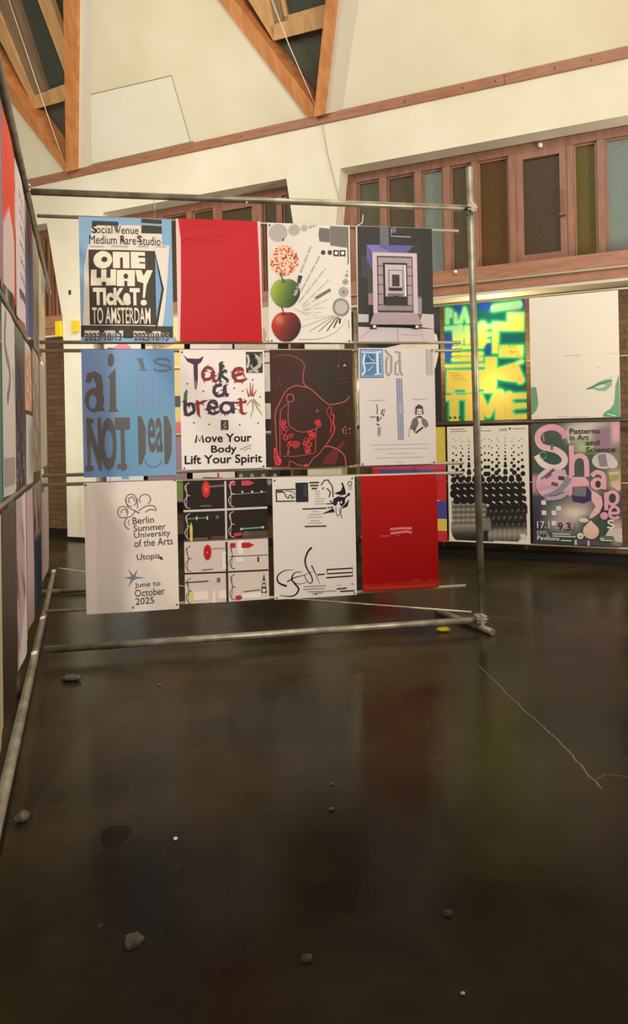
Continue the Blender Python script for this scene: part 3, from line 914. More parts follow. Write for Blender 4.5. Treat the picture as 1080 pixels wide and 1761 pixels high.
p.ell(235, 740, 28, 8, (92, 102, 30), 4); p.ell(240, 1092, 34, 9, (110, 26, 20), 4)
p.line([(232, 268), (236, 296)], 14, (70, 64, 54), 2)
p.poly([(392, 665), (436, 680), (392, 820), (372, 800)], (66, 62, 54), 4)
p.text('Hello Goo', 332, 880, 470, 920, (226, 218, 206), 0.01, 5, tilt=R(68))
for (x0, y0, x1, y1, w, c) in ((415, 640, 530, 350, 26, (184, 174, 164)), (420, 840, 625, 455, 20, (178, 168, 158)), (400, 960, 685, 590, 17, (184, 174, 164)), (430, 1000, 725, 710, 15, (190, 180, 170)),
    (440, 1020, 740, 820, 12, (176, 166, 156)), (440, 1050, 720, 925, 12, (190, 182, 172)), (440, 1052, 690, 1010, 12, (196, 186, 176)), (440, 1075, 640, 1070, 10, (196, 186, 176)), (420, 1080, 590, 1105, 10, (200, 190, 180))):
    n = int(math.hypot(x1-x0, y1-y0)/16)
    for k in range(n):
        if k % 7 == 6: continue
        a, b = k/n, (k+0.72)/n
        p.line([(x0+(x1-x0)*a, y0+(y1-y0)*a), (x0+(x1-x0)*b, y0+(y1-y0)*b)], w, c, 1)
p.line([(575, 918), (735, 822)], 30, (112, 106, 96), 3)
p.line([(350, 1030), (410, 1060), (500, 1100)], 7, (170, 160, 150), 1)
for x, y, r in ((925, 540, 8), (922, 622, 11), (915, 665, 20), (900, 735, 34), (880, 845, 56)):
    p.ell(x, y, r, r, (168, 160, 150), 1); p.ell(x, y, r*0.25, r*0.25, (120, 112, 102), 2)
p.ell(850, 1012, 74, 78, (186, 178, 168), 1)
for k in range(44):
    t = 2*math.pi*k/44
    p.line([(850+70*math.cos(t), 1012+74*math.sin(t)), (850+94*math.cos(t), 1012+102*math.sin(t))], 6, (80, 74, 66), 2)
for (x0, y0, x1, y1, w, c) in ((840, 1130, 832, 1188, 20, (56, 50, 44)), (822, 1120, 770, 1235, 14, (62, 56, 48)), (805, 1115, 695, 1270, 11, (80, 72, 62)), (785, 1112, 605, 1280, 9, (120, 112, 98)), (770, 1108, 510, 1276, 8, (150, 142, 128)), (760, 1104, 430, 1230, 7, (168, 160, 148)), (750, 1100, 440, 1150, 5, (190, 180, 170))):
    p.line([(x0, y0), (x1, y1)], w, c, 1)
p.line([(390, 1364), (600, 1358), (760, 1300), (860, 1210), (900, 1130)], lambda t: 8-6*t, (150, 142, 130), 1, True)
p.rect(922, 140, 934, 545, (92, 86, 76), 1); p.line([(930, 1150), (936, 1240)], 8, (140, 130, 120), 1)
p.build('poster', F, COLS[2][0], 2.812, 'white poster with speckled ball, green apple and red apple down its left side', group=GF, pins=CORN[:1]+CORN[2:])

# 1.4 nested corridor
p = Art(COLS[3][1], 0.785, (0.005, 0.004, 0.0)).z((60, 140), (890, 155), (75, 1405), (915, 1405))
p.base((58, 56, 52))
p.poly([(60, 140), (76, 140), (78, 1100), (70, 1400), (60, 1400)], (206, 196, 184), 1)
p.rect(316, 150, 412, 345, (110, 106, 116), 1); p.rect(112, 460, 190, 700, (72, 66, 74), 1)
p.ell(470, 180, 28, 32, (110, 106, 110), 1); p.line([(440, 165), (440, 245), (655, 252)], 11, (176, 164, 146), 2)
p.poly([(170, 340), (770, 345), (775, 1100), (190, 1110)], (96, 98, 150), 1)
p.poly([(300, 345), (330, 380), (390, 395), (425, 430), (230, 430), (180, 345)], (128, 118, 176), 2); p.poly([(610, 430), (680, 350), (775, 345), (775, 900), (720, 900), (720, 430)], (60, 60, 54), 2)
p.poly([(180, 500), (240, 640), (245, 900), (185, 890)], (70, 74, 66), 2); p.poly([(185, 880), (245, 870), (245, 1000), (190, 1000)], (150, 118, 122), 3); p.poly([(720, 920), (775, 930), (775, 1100), (720, 1100)], (150, 140, 144), 3)
p.poly([(190, 1000), (250, 1000), (250, 1100), (200, 1215)], (46, 42, 40), 4); p.poly([(720, 1090), (775, 1100), (775, 1215)], (112, 100, 100), 4)
q = [(232, 425, 718, 1092, (206, 184, 184)), (282, 465, 668, 1085, (82, 66, 68)), (292, 482, 658, 1062, (166, 148, 152)), (345, 540, 606, 1000, (50, 40, 42)), (365, 560, 590, 912, (196, 184, 180)), (400, 616, 560, 820, (140, 122, 124)), (410, 628, 550, 812, (196, 180, 178)), (440, 672, 520, 800, (74, 58, 58))]
for k, (x0, y0, x1, y1, c) in enumerate(q): p.rect(x0, y0, x1, y1, c, 5+k)
for y in (570, 672, 775, 880, 995):
    p.rect(286, y, 345, y+6, (92, 76, 80), 13); p.rect(606, y+8, 664, y+14, (92, 76, 80), 13)
p.rect(572, 570, 592, 912, (226, 216, 208), 13); p.rect(404, 818, 552, 846, (56, 44, 46), 14); p.rect(395, 876, 560, 906, (122, 106, 106), 13)
p.rect(358, 912, 604, 1005, (54, 54, 50), 14); p.rect(292, 1012, 664, 1062, (150, 138, 138), 8)
p.poly([(245, 1090), (718, 1092), (778, 1218), (198, 1216)], (172, 150, 150), 13)
p.poly([(75, 1100), (190, 1105), (190, 1190), (78, 1190)], (192, 182, 178), 5); p.rect(78, 1190, 190, 1240, (56, 52, 48), 5)
p.poly([(778, 1095), (908, 1100), (912, 1260), (740, 1240)], (200, 186, 178), 6)
p.poly([(78, 1240), (912, 1262), (915, 1405), (75, 1405)], (202, 186, 184), 5)
p.poly([(78, 1365), (250, 1240), (262, 1240), (100, 1365)], (188, 170, 168), 6); p.line([(500, 1250), (510, 1400)], 6, (160, 144, 142), 6); p.line([(520, 1322), (770, 1330)], 5, (172, 154, 152), 6); p.line([(760, 1262), (806, 1400)], 5, (160, 144, 142), 6)
p.poly([(190, 1216), (775, 1218), (775, 1232), (190, 1230)], (44, 38, 36), 14)
for x in (200, 668): p.poly([(x, 1250), (x+40, 1226), (x+64, 1226), (x+76, 1262), (x, 1262)], (50, 44, 42), 15); p.rect(x+30, 1226, x+64, 1254, (222, 208, 202), 16)
p.build('poster', F, COLS[3][0], 2.808, 'dark poster with nested grey doorways receding like a corridor', group=GF)

# 2.1 blue AI poster
p = Art(COLS[0][1], 0.812, (0.006, 0.004, 0.0)).z((58, 75), (556, 70), (75, 762), (570, 752))
p.base(lambda u, v: np.stack([112+10*np.sin(5*u+3*v), 144+8*np.sin(4*u-2*v), 182+6*np.cos(4*v+u)], -1), 14, 18)
BR = (96, 92, 88)
p.ell(130, 345, 52, 66, BR, 1); p.poly([(82, 250), (90, 205), (130, 190), (165, 210), (175, 260), (175, 385), (188, 400), (160, 408), (138, 392), (138, 260), (120, 225), (108, 255)], BR, 1)
p.ell(120, 355, 20, 38, (112, 144, 184), 2)
p.poly([(198, 222), (240, 175), (246, 392), (262, 408), (200, 410), (212, 392), (212, 225)], BR, 1); p.ell(216, 130, 17, 36, BR, 1)
p.poly([(345, 120), (385, 116), (400, 178), (425, 184), (362, 186), (378, 176), (362, 128)], (102, 106, 118), 1)
p.line([(538, 140), (520, 124), (480, 120), (448, 134), (480, 150), (520, 158), (540, 172), (510, 184), (462, 184), (446, 172)], 12, (102, 106, 118), 1, True)
for (t, x0, x1) in (('N', 88, 166), ('O', 160, 246), ('T', 238, 318)): p.text(t, x0, 440, x1, 728, BR, 0.045, 1)
p.rect(238, 440, 318, 470, BR, 2); p.rect(252, 690, 304, 716, BR, 2); p.rect(94, 446, 126, 470, BR, 2); p.rect(86, 700, 128, 726, BR, 2)
for x0 in (360, 500):
    p.poly([(x0, 430), (x0+22, 434), (x0+44, 500), (x0+44, 630), (x0+24, 690), (x0+6, 696)], BR, 1)
p.text('ea', 412, 440, 494, 632, BR, 0.02, 1)
p.line(arc(446, 660, 46, 48, 10, 170), 5, (92, 102, 126), 1)
for x in (350, 385, 440): p.rect(x, 210, x+30, 400, (116, 142, 178), 1)
p.build('poster', F, COLS[0][0], 1.968, 'slate blue poster lettered ai IS NOT DEAD in brown', group=GF, material='print_gloss')

# 2.2 take a break
p = Art(COLS[1][1], 0.782, (0.005, 0.003, 0.0)).z((597, 68), (1058, 64), (612, 742), (1070, 732))
p.base(WHT)
PU, MR, GN = (74, 50, 68), (140, 50, 48), (58, 66, 48)
def spiky(pts, w, c, seed):
    r_ = random.Random(seed); p.line(pts, w*1.25, c, 1, True)
    for q in pts + [((pts[k][0]+pts[k+1][0])/2, (pts[k][1]+pts[k+1][1])/2) for k in range(len(pts)-1)]:
        a = r_.uniform(0, 6.28); p.poly([(q[0]+7*math.cos(a+1.57), q[1]+7*math.sin(a+1.57)), (q[0]+25*math.cos(a), q[1]+25*math.sin(a)), (q[0]-7*math.cos(a+1.57), q[1]-7*math.sin(a+1.57))], c, 2)
p.poly([(618, 95), (640, 116), (700, 118), (728, 102), (716, 134), (696, 150), (696, 240), (690, 286), (680, 288), (676, 240), (672, 150), (640, 134)], PU, 1)
p.line([(684, 240), (686, 290)], 8, (150, 120, 60), 2)
spiky([(772, 172), (742, 168), (722, 200), (732, 232), (766, 226), (780, 190), (782, 236), (800, 244)], 14, MR, 1)
spiky([(818, 140), (820, 190), (812, 240)], 15, PU, 2); spiky([(850, 180), (824, 206), (862, 240)], 13, GN, 3); spiky([(818, 140), (838, 165)], 12, GN, 13)
spiky([(894, 212), (936, 198), (934, 172), (900, 176), (888, 214), (912, 240), (950, 236)], 14, MR, 4); p.line([(934, 180), (960, 236)], 10, (190, 130, 90), 2)
spiky([(826, 264), (794, 272), (784, 302), (804, 326), (838, 312), (842, 270), (846, 312), (862, 324)], 15, PU, 5)
spiky([(632, 310), (628, 400), (640, 432), (676, 410), (666, 372), (636, 376)], 15, PU, 6); p.line([(636, 296), (630, 350)], 14, (70, 120, 66), 3)
spiky([(694, 352), (700, 430)], 14, MR, 7); spiky([(700, 370), (730, 356)], 12, MR, 8)
spiky([(752, 398), (796, 388), (790, 356), (762, 362), (752, 400), (776, 426), (806, 416)], 13, PU, 9)
spiky([(884, 368), (838, 366), (822, 398), (840, 420), (876, 410), (884, 372), (890, 424)], 14, PU, 10)
spiky([(930, 340), (934, 410), (946, 428)], 13, MR, 11); spiky([(906, 364), (960, 360)], 11, MR, 12)
for q in ([(975, 330), (962, 282)], [(984, 325), (982, 250)], [(992, 325), (998, 254)], [(996, 328), (1018, 290)]): p.line(q, lambda t: 10-7*t, (164, 66, 62), 2)
for q in ([(1000, 340), (1020, 390), (1050, 432)], [(996, 350), (998, 400), (984, 446)], [(1006, 350), (1040, 385)], [(990, 345), (960, 380)]): p.line(q, lambda t: 9-5*t, (158, 144, 96), 2)
p.rect(958, 76, 1050, 196, (58, 54, 50), 1)
for q, w, c in (([(1000, 96), (1028, 112), (1034, 150), (1010, 172), (1024, 192)], 20, (176, 170, 160)), ([(966, 92), (974, 128), (966, 168)], 12, (190, 184, 174)), ([(984, 150), (1000, 178), (972, 188)], 14, (160, 152, 144)), ([(1040, 84), (1046, 140)], 8, (170, 164, 154))): p.line(q, w, c, 2, True)
p.ell(996, 102, 15, 13, (34, 30, 28), 3); p.line([(1000, 120), (1012, 148), (996, 160)], 11, (40, 36, 34), 3, True)
p.rect(820, 462, 862, 518, (72, 68, 60), 1); p.line([(848, 472), (836, 490), (850, 500), (834, 512)], 8, (150, 144, 130), 2)
for x, y in ((640, 258), (726, 300), (894, 282), (940, 298), (676, 476), (758, 486), (924, 488), (1026, 478), (996, 234), (1038, 330)): p.ell(x, y, 5, 5, (92, 86, 80), 1, 8)
p.line([(925, 628), (988, 600)], 4, (120, 112, 104), 1); p.line([(945, 632), (986, 618)], 4, (130, 122, 114), 1)
BK = (26, 24, 26)
p.text('ove Your', 735, 540, 990, 588, BK, 0.02, 2); p.line([(685, 588), (692, 546), (706, 580), (720, 546), (727, 588)], 10, BK, 2); p.text('Body', 768, 604, 908, 658, BK, 0.02, 2); p.text('Lift Your Spirit', 626, 660, 1050, 724, BK, 0.02, 2)
p.build('poster', F, COLS[1][0], 1.968, 'white poster saying Take a break in spiky letters over Move Your Body', group=GF, pins=CORN)

# 2.3 dark red line drawing
p = Art(COLS[2][1], 0.782, (0.004, 0.004, 0.0)).z((85, 140), (972, 145), (110, 1425), (997, 1412))
p.base(lambda u, v: np.stack([60+8*np.exp(-((u-.2)**2+(v-.3)**2)*6)-8*np.exp(-((u-.7)**2+(v-.2)**2)*5), 36+8*np.exp(-((u-.7)**2+(v-.2)**2)*5), 28+6*np.exp(-((u-.7)**2+(v-.2)**2)*5)], -1), 16, 20)
RD, HR, DR = (172, 84, 72), (206, 62, 66), (104, 44, 40)
p.line([(120, 230), (200, 200), (320, 205), (420, 260), (455, 320), (440, 400), (445, 500), (490, 555)], 14, lambda t: (110+62*t, 50+34*t, 46+26*t), 1, True)
p.line([(160, 1200), (150, 1000), (145, 830), (200, 700), (260, 590), (350, 535), (430, 545), (510, 565), (600, 645), (690, 725), (740, 742), (850, 722), (900, 705), (940, 655)], 12, RD, 2, True)
p.line([(740, 745), (860, 748), (910, 790), (955, 855)], 8, (96, 54, 48), 1, True)
p.ell(302, 668, 44, 48, RD, 2); p.ell(302, 668, 32, 36, (58, 32, 26), 3)
p.line([(280, 715), (270, 730), (200, 800), (195, 960), (195, 1300), (265, 1305), (290, 1200)], 9, RD, 2); p.line([(285, 715), (282, 930), (330, 1000), (420, 1040), (500, 1030), (580, 1000), (590, 960)], 9, RD, 2, True)
p.line([(285, 1210), (292, 1308), (400, 1300), (570, 1268), (575, 1050), (590, 985)], 9, RD, 2)
rg = random.Random(8)
def bubbles(seq, n, r0, r1):
    for k in range(n):
        x, y = rg.choice(seq); x += rg.uniform(-22, 22); y += rg.uniform(-22, 22); r = rg.uniform(r0, r1)
        p.line(arc(x, y, r, r*1.15, 0, 360, 10), 7, HR, 3)
bubbles([(230, 950), (240, 1000), (245, 1060), (250, 1110), (300, 1070)], 12, 14, 24)
bubbles([(300, 1170), (350, 1160), (370, 1190), (440, 1170), (470, 1150), (500, 1160), (530, 1200), (490, 1240), (540, 1080), (520, 1060)], 30, 12, 26)
bubbles([(600, 820), (590, 880), (598, 940), (590, 960)], 8, 12, 20)
p.line([(730, 760), (690, 810), (715, 880), (745, 830), (740, 770)], 8, HR, 3); p.line([(745, 850), (770, 860), (765, 940), (780, 1000), (765, 1060), (735, 1105)], 14, HR, 3, True); p.line([(725, 880), (745, 960), (730, 1050)], 10, HR, 3, True)
p.line([(735, 1110), (690, 1180), (650, 1230), (600, 1290), (545, 1330), (500, 1400), (470, 1405), (390, 1400), (300, 1355), (280, 1420), (120, 1418)], 10, RD, 2, True)
p.ell(472, 1408, 24, 20, HR, 3)
p.poly([(130, 1215), (160, 1200), (175, 1290), (215, 1340), (200, 1400), (150, 1400), (130, 1320)], HR, 2); p.line([(150, 1240), (150, 1330), (180, 1380)], 9, (90, 34, 32), 3)
p.line([(665, 1198), (740, 1205), (830, 1245), (890, 1310), (905, 1410)], 14, RD, 2, True)
p.poly([(640, 1390), (700, 1290), (880, 1140), (900, 1150), (830, 1260), (790, 1400)], DR, 1)
for x, y, r in ((870, 1015, 9), (895, 990, 8), (905, 1025, 8), (945, 1010, 9), (880, 1050, 8), (910, 1060, 7), (950, 1060, 6), (870, 1035, 6)): p.ell(x, y, r, r*1.3, (186, 108, 98), 2, 8)
p.line([(845, 170), (820, 250), (815, 325)], 10, DR, 1); p.line([(925, 170), (945, 230), (945, 300)], 10, DR, 1); p.poly([(870, 322), (890, 298), (912, 322)], (200, 150, 140), 2); p.ell(820, 322, 10, 10, (150, 96, 84), 2)
for y in (410, 450, 500): p.line([(810, y+20), (880, y), (950, y+6)], 9, (88, 50, 44), 1)
for x, y in ((180, 440), (190, 490), (160, 530), (210, 530)): p.ell(x, y, 16, 20, (84, 48, 42), 1, 10)
p.build('poster', F, COLS[2][0], 1.968, 'dark brown poster with thin glowing red line drawing', group=GF, material='print_gloss')

# 2.4 blue initial
p = Art(COLS[3][1], 0.800, (0.005, 0.003, 0.0)).z((82, 135), (915, 150), (95, 1405), (945, 1395))
p.base((214, 202, 194))
BL = (78, 118, 158)
p.rect(98, 148, 348, 458, BL, 1); p.rect(108, 160, 340, 446, (150, 178, 204), 2); p.rect(118, 172, 330, 436, (86, 128, 170), 3)
LB = (206, 216, 222)
p.line([(118, 182), (240, 190), (330, 180)], 14, LB, 4); p.line([(150, 200), (135, 290), (150, 380), (120, 430)], 22, LB, 4, True); p.rect(272, 184, 300, 420, LB, 4); p.line([(140, 302), (280, 300)], 10, LB, 4); p.line([(250, 424), (330, 420)], 14, LB, 4)
p.poly([(165, 240), (215, 205), (250, 230), (210, 290), (165, 290)], (56, 110, 124), 4); p.line([(190, 220), (220, 262), (250, 280)], 8, LB, 5); p.poly([(170, 320), (250, 320), (210, 400), (165, 400)], (84, 132, 160), 4); p.line([(180, 390), (240, 330)], 6, LB, 5)
for k in range(6): p.line([(305+k*6, 190+k*40), (332, 210+k*38)], 6, LB, 4)
GY = (162, 148, 140)
p.line([(372, 158), (405, 205), (440, 236), (436, 400), (405, 440)], 24, GY, 1); p.line([(395, 235), (384, 290), (384, 400), (408, 442)], 24, GY, 1)
p.line([(480, 185), (528, 190), (535, 400), (560, 440)], 26, GY, 1); p.line([(528, 275), (484, 310), (482, 420), (520, 432)], 22, GY, 1)
p.rect(820, 160, 905, 445, (198, 186, 178), 1); p.line([(835, 175), (840, 430), (885, 430), (885, 175)], 12, (184, 170, 162), 2); p.line([(862, 180), (862, 420)], 8, (188, 174, 166), 2); p.line([(830, 330), (900, 330)], 8, (206, 196, 188), 3)
kb = (70, 104, 156)
for k in range(26):
    y = 470 + k*25.6; x = 488 + k*0.7
    if 11 <= k <= 14:
        for dx in (4, 24, 46, 66): p.rect(x+dx-4, y, x+dx+4, y+26, kb, 1)
    else:
        for dx in (2, 26, 50): p.line([(x+dx, y+1), (x+dx+18, y+23)], 6, kb, 1); p.line([(x+dx+18, y+1), (x+dx+12, y+9)], 5, kb, 1); p.line([(x+dx+7, y+15), (x+dx, y+23)], 5, kb, 1)
SK = (84, 74, 70)
for q, w in (([(276, 745), (285, 800), (280, 850)], 10), ([(200, 880), (265, 882)], 9), ([(285, 875), (290, 930)], 26), ([(345, 800), (325, 840), (355, 870)], 14), ([(365, 795), (350, 850)], 8), ([(325, 880), (315, 910)], 10), ([(275, 955), (305, 970)], 14), ([(290, 985), (292, 1090)], 7), ([(318, 985), (310, 1090)], 7), ([(300, 1000), (302, 1060)], 5)): p.line(q, w, SK, 1)
p.ell(746, 815, 40, 56, (206, 194, 186), 2); p.poly([(700, 860), (704, 780), (740, 752), (785, 775), (796, 860), (782, 860), (776, 800), (720, 800), (716, 862)], (76, 64, 60), 3)
p.line([(724, 830), (738, 828)], 6, SK, 3); p.line([(758, 828), (772, 830)], 6, SK, 3); p.line([(736, 856), (762, 856)], 6, SK, 3)
p.poly([(640, 1010), (672, 910), (720, 886), (740, 960), (700, 1040)], (110, 98, 92), 1); p.poly([(770, 890), (830, 920), (856, 980), (820, 1010), (780, 960)], (122, 110, 104), 1); p.rect(722, 880, 776, 896, (56, 48, 44), 3); p.line([(790, 998), (706, 1060)], 18, (60, 52, 48), 3); p.line([(640, 1010), (630, 1100)], 10, (170, 158, 150), 1); p.line([(700, 1000), (690, 1050)], 12, (84, 74, 70), 2)
for (y, x0, x1) in ((698, 195, 370), (692, 665, 830)): p.rect(x0, y, x1, y+9, (176, 164, 156), 1)
for y, x0, x1 in ((1180, 205, 860), (1225, 250, 850), (1275, 385, 690), (1320, 270, 780), (1368, 500, 560)): p.rect(x0, y, x1, y+8, (184, 172, 164), 1)
p.build('poster', F, COLS[3][0], 1.982, 'white poster with a blue ornamental initial followed by grey letters da', group=GF, pins=CORN[1:])

# 3.1 summer university
p = Art(COLS[0][1], 0.835, (0.005, 0.003, -0.003)).z((135, 180), (985, 175), (150, 1375), (990, 1325))
p.base((222, 207, 194))
G3 = (112, 102, 94); T3 = (66, 54, 48)
for q in (arc(562, 345, 50, 55, 80, 420, 22), arc(565, 345, 26, 28, 120, 380, 14), arc(690, 340, 52, 46, 140, 420, 20), arc(486, 450, 46, 52, 60, 400, 22), arc(496, 450, 24, 26, 150, 380, 12)): p.line(q, 9, G3, 1)
p.line([(515, 330), (530, 400), (600, 440), (640, 462)], 9, G3, 1, True); p.line([(622, 420), (618, 330)], 9, G3, 1); p.line([(630, 440), (700, 400), (770, 400), (790, 440), (740, 430), (690, 455)], 9, G3, 1, True); p.line([(590, 440), (640, 465)], 9, G3, 1); p.line([(500, 500), (560, 490), (600, 440)], 9, G3, 1, True); p.line(arc(545, 550, 44, 52, 90, 250, 12), 10, G3, 1); p.line(arc(560, 545, 26, 26, 110, 250, 8), 7, G3, 1)
for t, x0, y0, x1, y1 in (('Berlin', 573, 500, 768, 562), ('Summer', 580, 568, 878, 628), ('University', 584, 632, 920, 704), ('of the Arts', 586, 700, 942, 770), ('Utopia', 608, 830, 822, 902), ('June to', 585, 1085, 822, 1146), ('October', 585, 1150, 862, 1216), ('2025', 590, 1226, 762, 1288)): p.text(t, x0, y0, x1, y1, T3, 0.004, 2, tilt=0.03)
p.poly([(815, 862), (832, 850), (852, 884), (824, 880)], (54, 44, 40), 2)
for a, l in ((0, 110), (62, 95), (118, 95), (180, 90), (240, 110), (-62, 0)): 
    if l: p.poly([(575 + 14*math.cos(R(a+90)), 1042 - 14*math.sin(R(a+90))), (575 + l*math.cos(R(a)), 1042 - l*math.sin(R(a))), (575 - 14*math.cos(R(a+90)), 1042 + 14*math.sin(R(a+90)))], (120, 126, 136), 1)
p.ell(572, 1042, 24, 24, (112, 120, 132), 2)
p.build('poster', F, COLS[0][0], 1.122, 'off-white poster with curled flower outline, six-pointed star and June to October text', group=GF, pins=[(0.02, 0.015), (0.98, 0.0), (0.50, 0.965), (0.975, 0.965)])

# 3.2 instrument grid, dark above and pale below
p = Art(0.548, 0.800, (0.006, 0.005, 0.006)).z((85, 170), (945, 160), (100, 1430), (975, 1395))
p.base((206, 188, 176))
p.poly([(85, 170), (945, 160), (960, 770), (92, 795)], (40, 30, 24), 1)
PK = (198, 184, 172)
for (x0, y0, x1, y1, c) in ((508, 180, 528, 775, PK), (85, 470, 950, 492, PK), (518, 800, 540, 1420, (48, 36, 32)), (96, 1112, 965, 1128, (48, 36, 32)), (92, 778, 962, 794, (92, 76, 70))): p.line([(x0, (y0+y1)/2), (x1, (y0+y1)/2-22)], (y1-y0), c, 2) if (x1-x0) > 100 else p.line([((x0+x1)/2-4, y0), ((x0+x1)/2+6, y1)], x1-x0, c, 2)
RE = (188, 40, 38); ER = (176, 26, 34)
p.ell(318, 262, 42, 84, RE, 2); p.ell(318, 256, 24, 52, (206, 66, 44), 3); p.ell(320, 262, 6, 8, (220, 180, 80), 4); p.ell(330, 905, 40, 80, ER, 2); p.ell(328, 905, 8, 10, (214, 120, 120), 3)
for (y, c) in ((205, (186, 66, 78)), (838, ER)):
    p.rect(562, y-24, 618, y+24, c, 3); p.poly([(682, y-26), (760, y-26), (816, y), (760, y+26), (682, y+26)], c, 3)
p.line([(345, 238), (500, 228)], 5, (176, 164, 140), 3); p.line([(350, 225), (500, 216)], 3, (150, 140, 124), 3); p.line([(575, 318), (940, 302)], 5, (170, 160, 146), 3); p.line([(556, 952), (962, 942)], 6, (66, 56, 50), 3)
for x in (690, 792, 890): p.ell(x, 294, 10, 10, (220, 212, 196), 3, 10)
p.line([(130, 560), (335, 550)], 12, (92, 132, 100), 3)
for x in (222, 330): p.ell(x, 553, 9, 22, (168, 186, 160), 4)
p.line([(680, 672), (905, 660)], 16, (102, 150, 112), 3); p.ell(680, 672, 13, 13, (176, 196, 170), 4); p.ell(905, 660, 13, 13, (176, 196, 170), 4); p.rect(415, 528, 446, 566, (84, 96, 78), 3)
p.poly([(165, 590), (180, 650), (178, 790), (155, 790), (150, 650)], (206, 188, 92), 4); p.poly([(140, 1310), (186, 1310), (186, 1440), (160, 1440)], (208, 190, 96), 4)
p.poly([(600, 715), (680, 705), (690, 735), (600, 750)], (176, 58, 72), 3); p.ell(650, 1372, 36, 24, (176, 38, 44), 3); p.rect(690, 700, 950, 760, (84, 66, 58), 2); p.ell(725, 720, 30, 26, (100, 84, 72), 3); p.rect(170, 755, 330, 780, (100, 80, 72), 2); p.rect(370, 740, 510, 772, (84, 58, 58), 2)
p.rect(262, 425, 370, 436, (120, 108, 98), 3); p.line([(275, 1084), (385, 1076)], 8, (84, 72, 66), 3); p.line([(100, 1212), (340, 1198)], 12, (84, 74, 66), 3); p.rect(425, 1165, 460, 1212, (112, 98, 90), 3); p.rect(848, 960, 866, 1012, (60, 50, 46), 3)
for (x, y, c) in ((110, 190, PK), (560, 180, PK), (115, 505, PK), (560, 490, PK), (118, 835, (84, 70, 64)), (570, 815, (84, 70, 64)), (122, 1165, (84, 70, 64)), (572, 1130, (84, 70, 64))):
    p.line([(x+40, y), (x-5, y+40), (x+18, y+130), (x-12, y+190), (x+10, y+250), (x+45, y+262)], 7, c, 3, True); p.line([(x+5, y+20), (x+14, y+130), (x+8, y+250)], 5, c, 3); p.line([(x+14, y+132), (x+48, y+132)], 8, c, 3)
p.line([(355, 870), (505, 862)], 14, (160, 142, 132), 2)
p.poly([(918, 1125), (950, 1330), (888, 1330)], (44, 36, 32), 3)
for x, y, r in ((918, 1218, 12), (918, 1255, 15), (918, 1305, 20)): p.ell(x, y, r, r, (204, 190, 178), 4)
p.line([(700, 1312), (880, 1298)], 9, (84, 74, 66), 3)
for (x0, y0, x1, y1) in ((140, 1310, 330, 1395), (378, 1300, 410, 1420), (440, 1295, 520, 1380), (640, 790, 700, 930), (690, 1330, 880, 1385), (478, 900, 518, 1080), (620, 960, 700, 1010)): p.rect(x0, y0, x1, y1, (224, 210, 196), 2)
p.build('poster', F, -2.05, 1.117, 'poster of eight panels, black above and pale pink below, with red ovals', group=GF)

# 3.3 calligraphic numeral
p = Art(COLS[2][1], 0.808, (0.004, 0.003, 0.0)).z((75, 140), (910, 105), (98, 1398), (940, 1335))
p.base((216, 206, 194))
KK = (30, 28, 30)
for q in ([(112, 262), (305, 252)], [(112, 380), (305, 374)]): p.line(q, 12, KK, 1)
p.line([(116, 258), (120, 384)], 12, KK, 1); p.rect(308, 186, 434, 388, (36, 38, 46), 1); p.poly([(385, 210), (428, 200), (430, 330), (385, 330)], (52, 58, 68), 2)
p.line([(130, 285), (190, 282), (215, 330), (240, 345), (250, 310), (275, 325), (270, 345), (300, 330)], 9, KK, 2, True); p.line([(210, 270), (280, 280), (300, 310)], 6, KK, 2, True); p.line([(125, 280), (185, 278)], 18, KK, 2)
for k, (x0, x1, y) in enumerate(((445, 545, 185), (455, 540, 215), (470, 525, 245))): p.rect(x0, y-10, x1, y+8, (76, 68, 62), 1)
for y, x0, x1 in ((272, 500, 555), (298, 500, 560), (322, 505, 545), (350, 505, 605), (376, 505, 600), (402, 500, 610), (480, 478, 545), (513, 440, 565), (542, 425, 585), (576, 455, 552), (602, 435, 575)): p.rect(x0, y-4, x1, y+4, (158, 148, 138), 1)
p.line([(378, 456), (618, 444)], 15, (64, 58, 54), 1); p.line([(400, 636), (620, 628)], 16, (74, 68, 62), 1)
p.poly([(700, 290), (770, 262), (785, 215), (770, 180), (790, 180), (815, 250), (820, 300), (770, 310)], KK, 1); p.poly([(690, 350), (740, 320), (815, 330), (812, 390), (780, 430), (740, 380), (720, 420), (690, 410)], KK, 1); p.poly([(780, 440), (858, 345), (838, 425), (790, 445)], KK, 1); p.line([(800, 345), (850, 300)], 16, KK, 1); p.ell(852, 298, 13, 15, KK, 2)
p.poly([(570, 505), (640, 470), (690, 440), (706, 485), (640, 492)], KK, 1); p.line([(720, 430), (722, 500), (745, 520), (760, 490), (755, 440)], 7, KK, 1, True); p.line([(775, 430), (770, 490), (782, 550)], 7, KK, 1, True); p.ell(745, 390, 12, 18, (222, 212, 200), 2); p.ell(772, 380, 9, 14, (222, 212, 200), 2)
for q in ([(566, 210), (600, 160), (650, 155)], [(640, 165), (680, 220), (690, 330)], [(580, 250), (592, 230)], [(625, 240), (660, 280), (645, 330)], [(620, 400), (690, 395)], [(655, 365), (700, 400)], [(630, 440), (690, 430)]): p.line(q, 12, (62, 58, 56), 1, True)
p.line(arc(862, 188, 20, 22, 0, 360, 18), 8, (56, 52, 50), 1); p.rect(845, 222, 885, 228, (90, 84, 78), 1); p.rect(845, 242, 885, 248, (90, 84, 78), 1)
p.line([(285, 1085), (200, 1095), (130, 1150), (140, 1220), (220, 1255)], lambda t: 5+16*t, KK, 1, True)
p.line([(370, 1105), (300, 1115), (270, 1180), (300, 1225), (340, 1280), (310, 1340), (250, 1360), (150, 1352)], lambda t: 5+13*math.sin(math.pi*t), KK, 1, True)
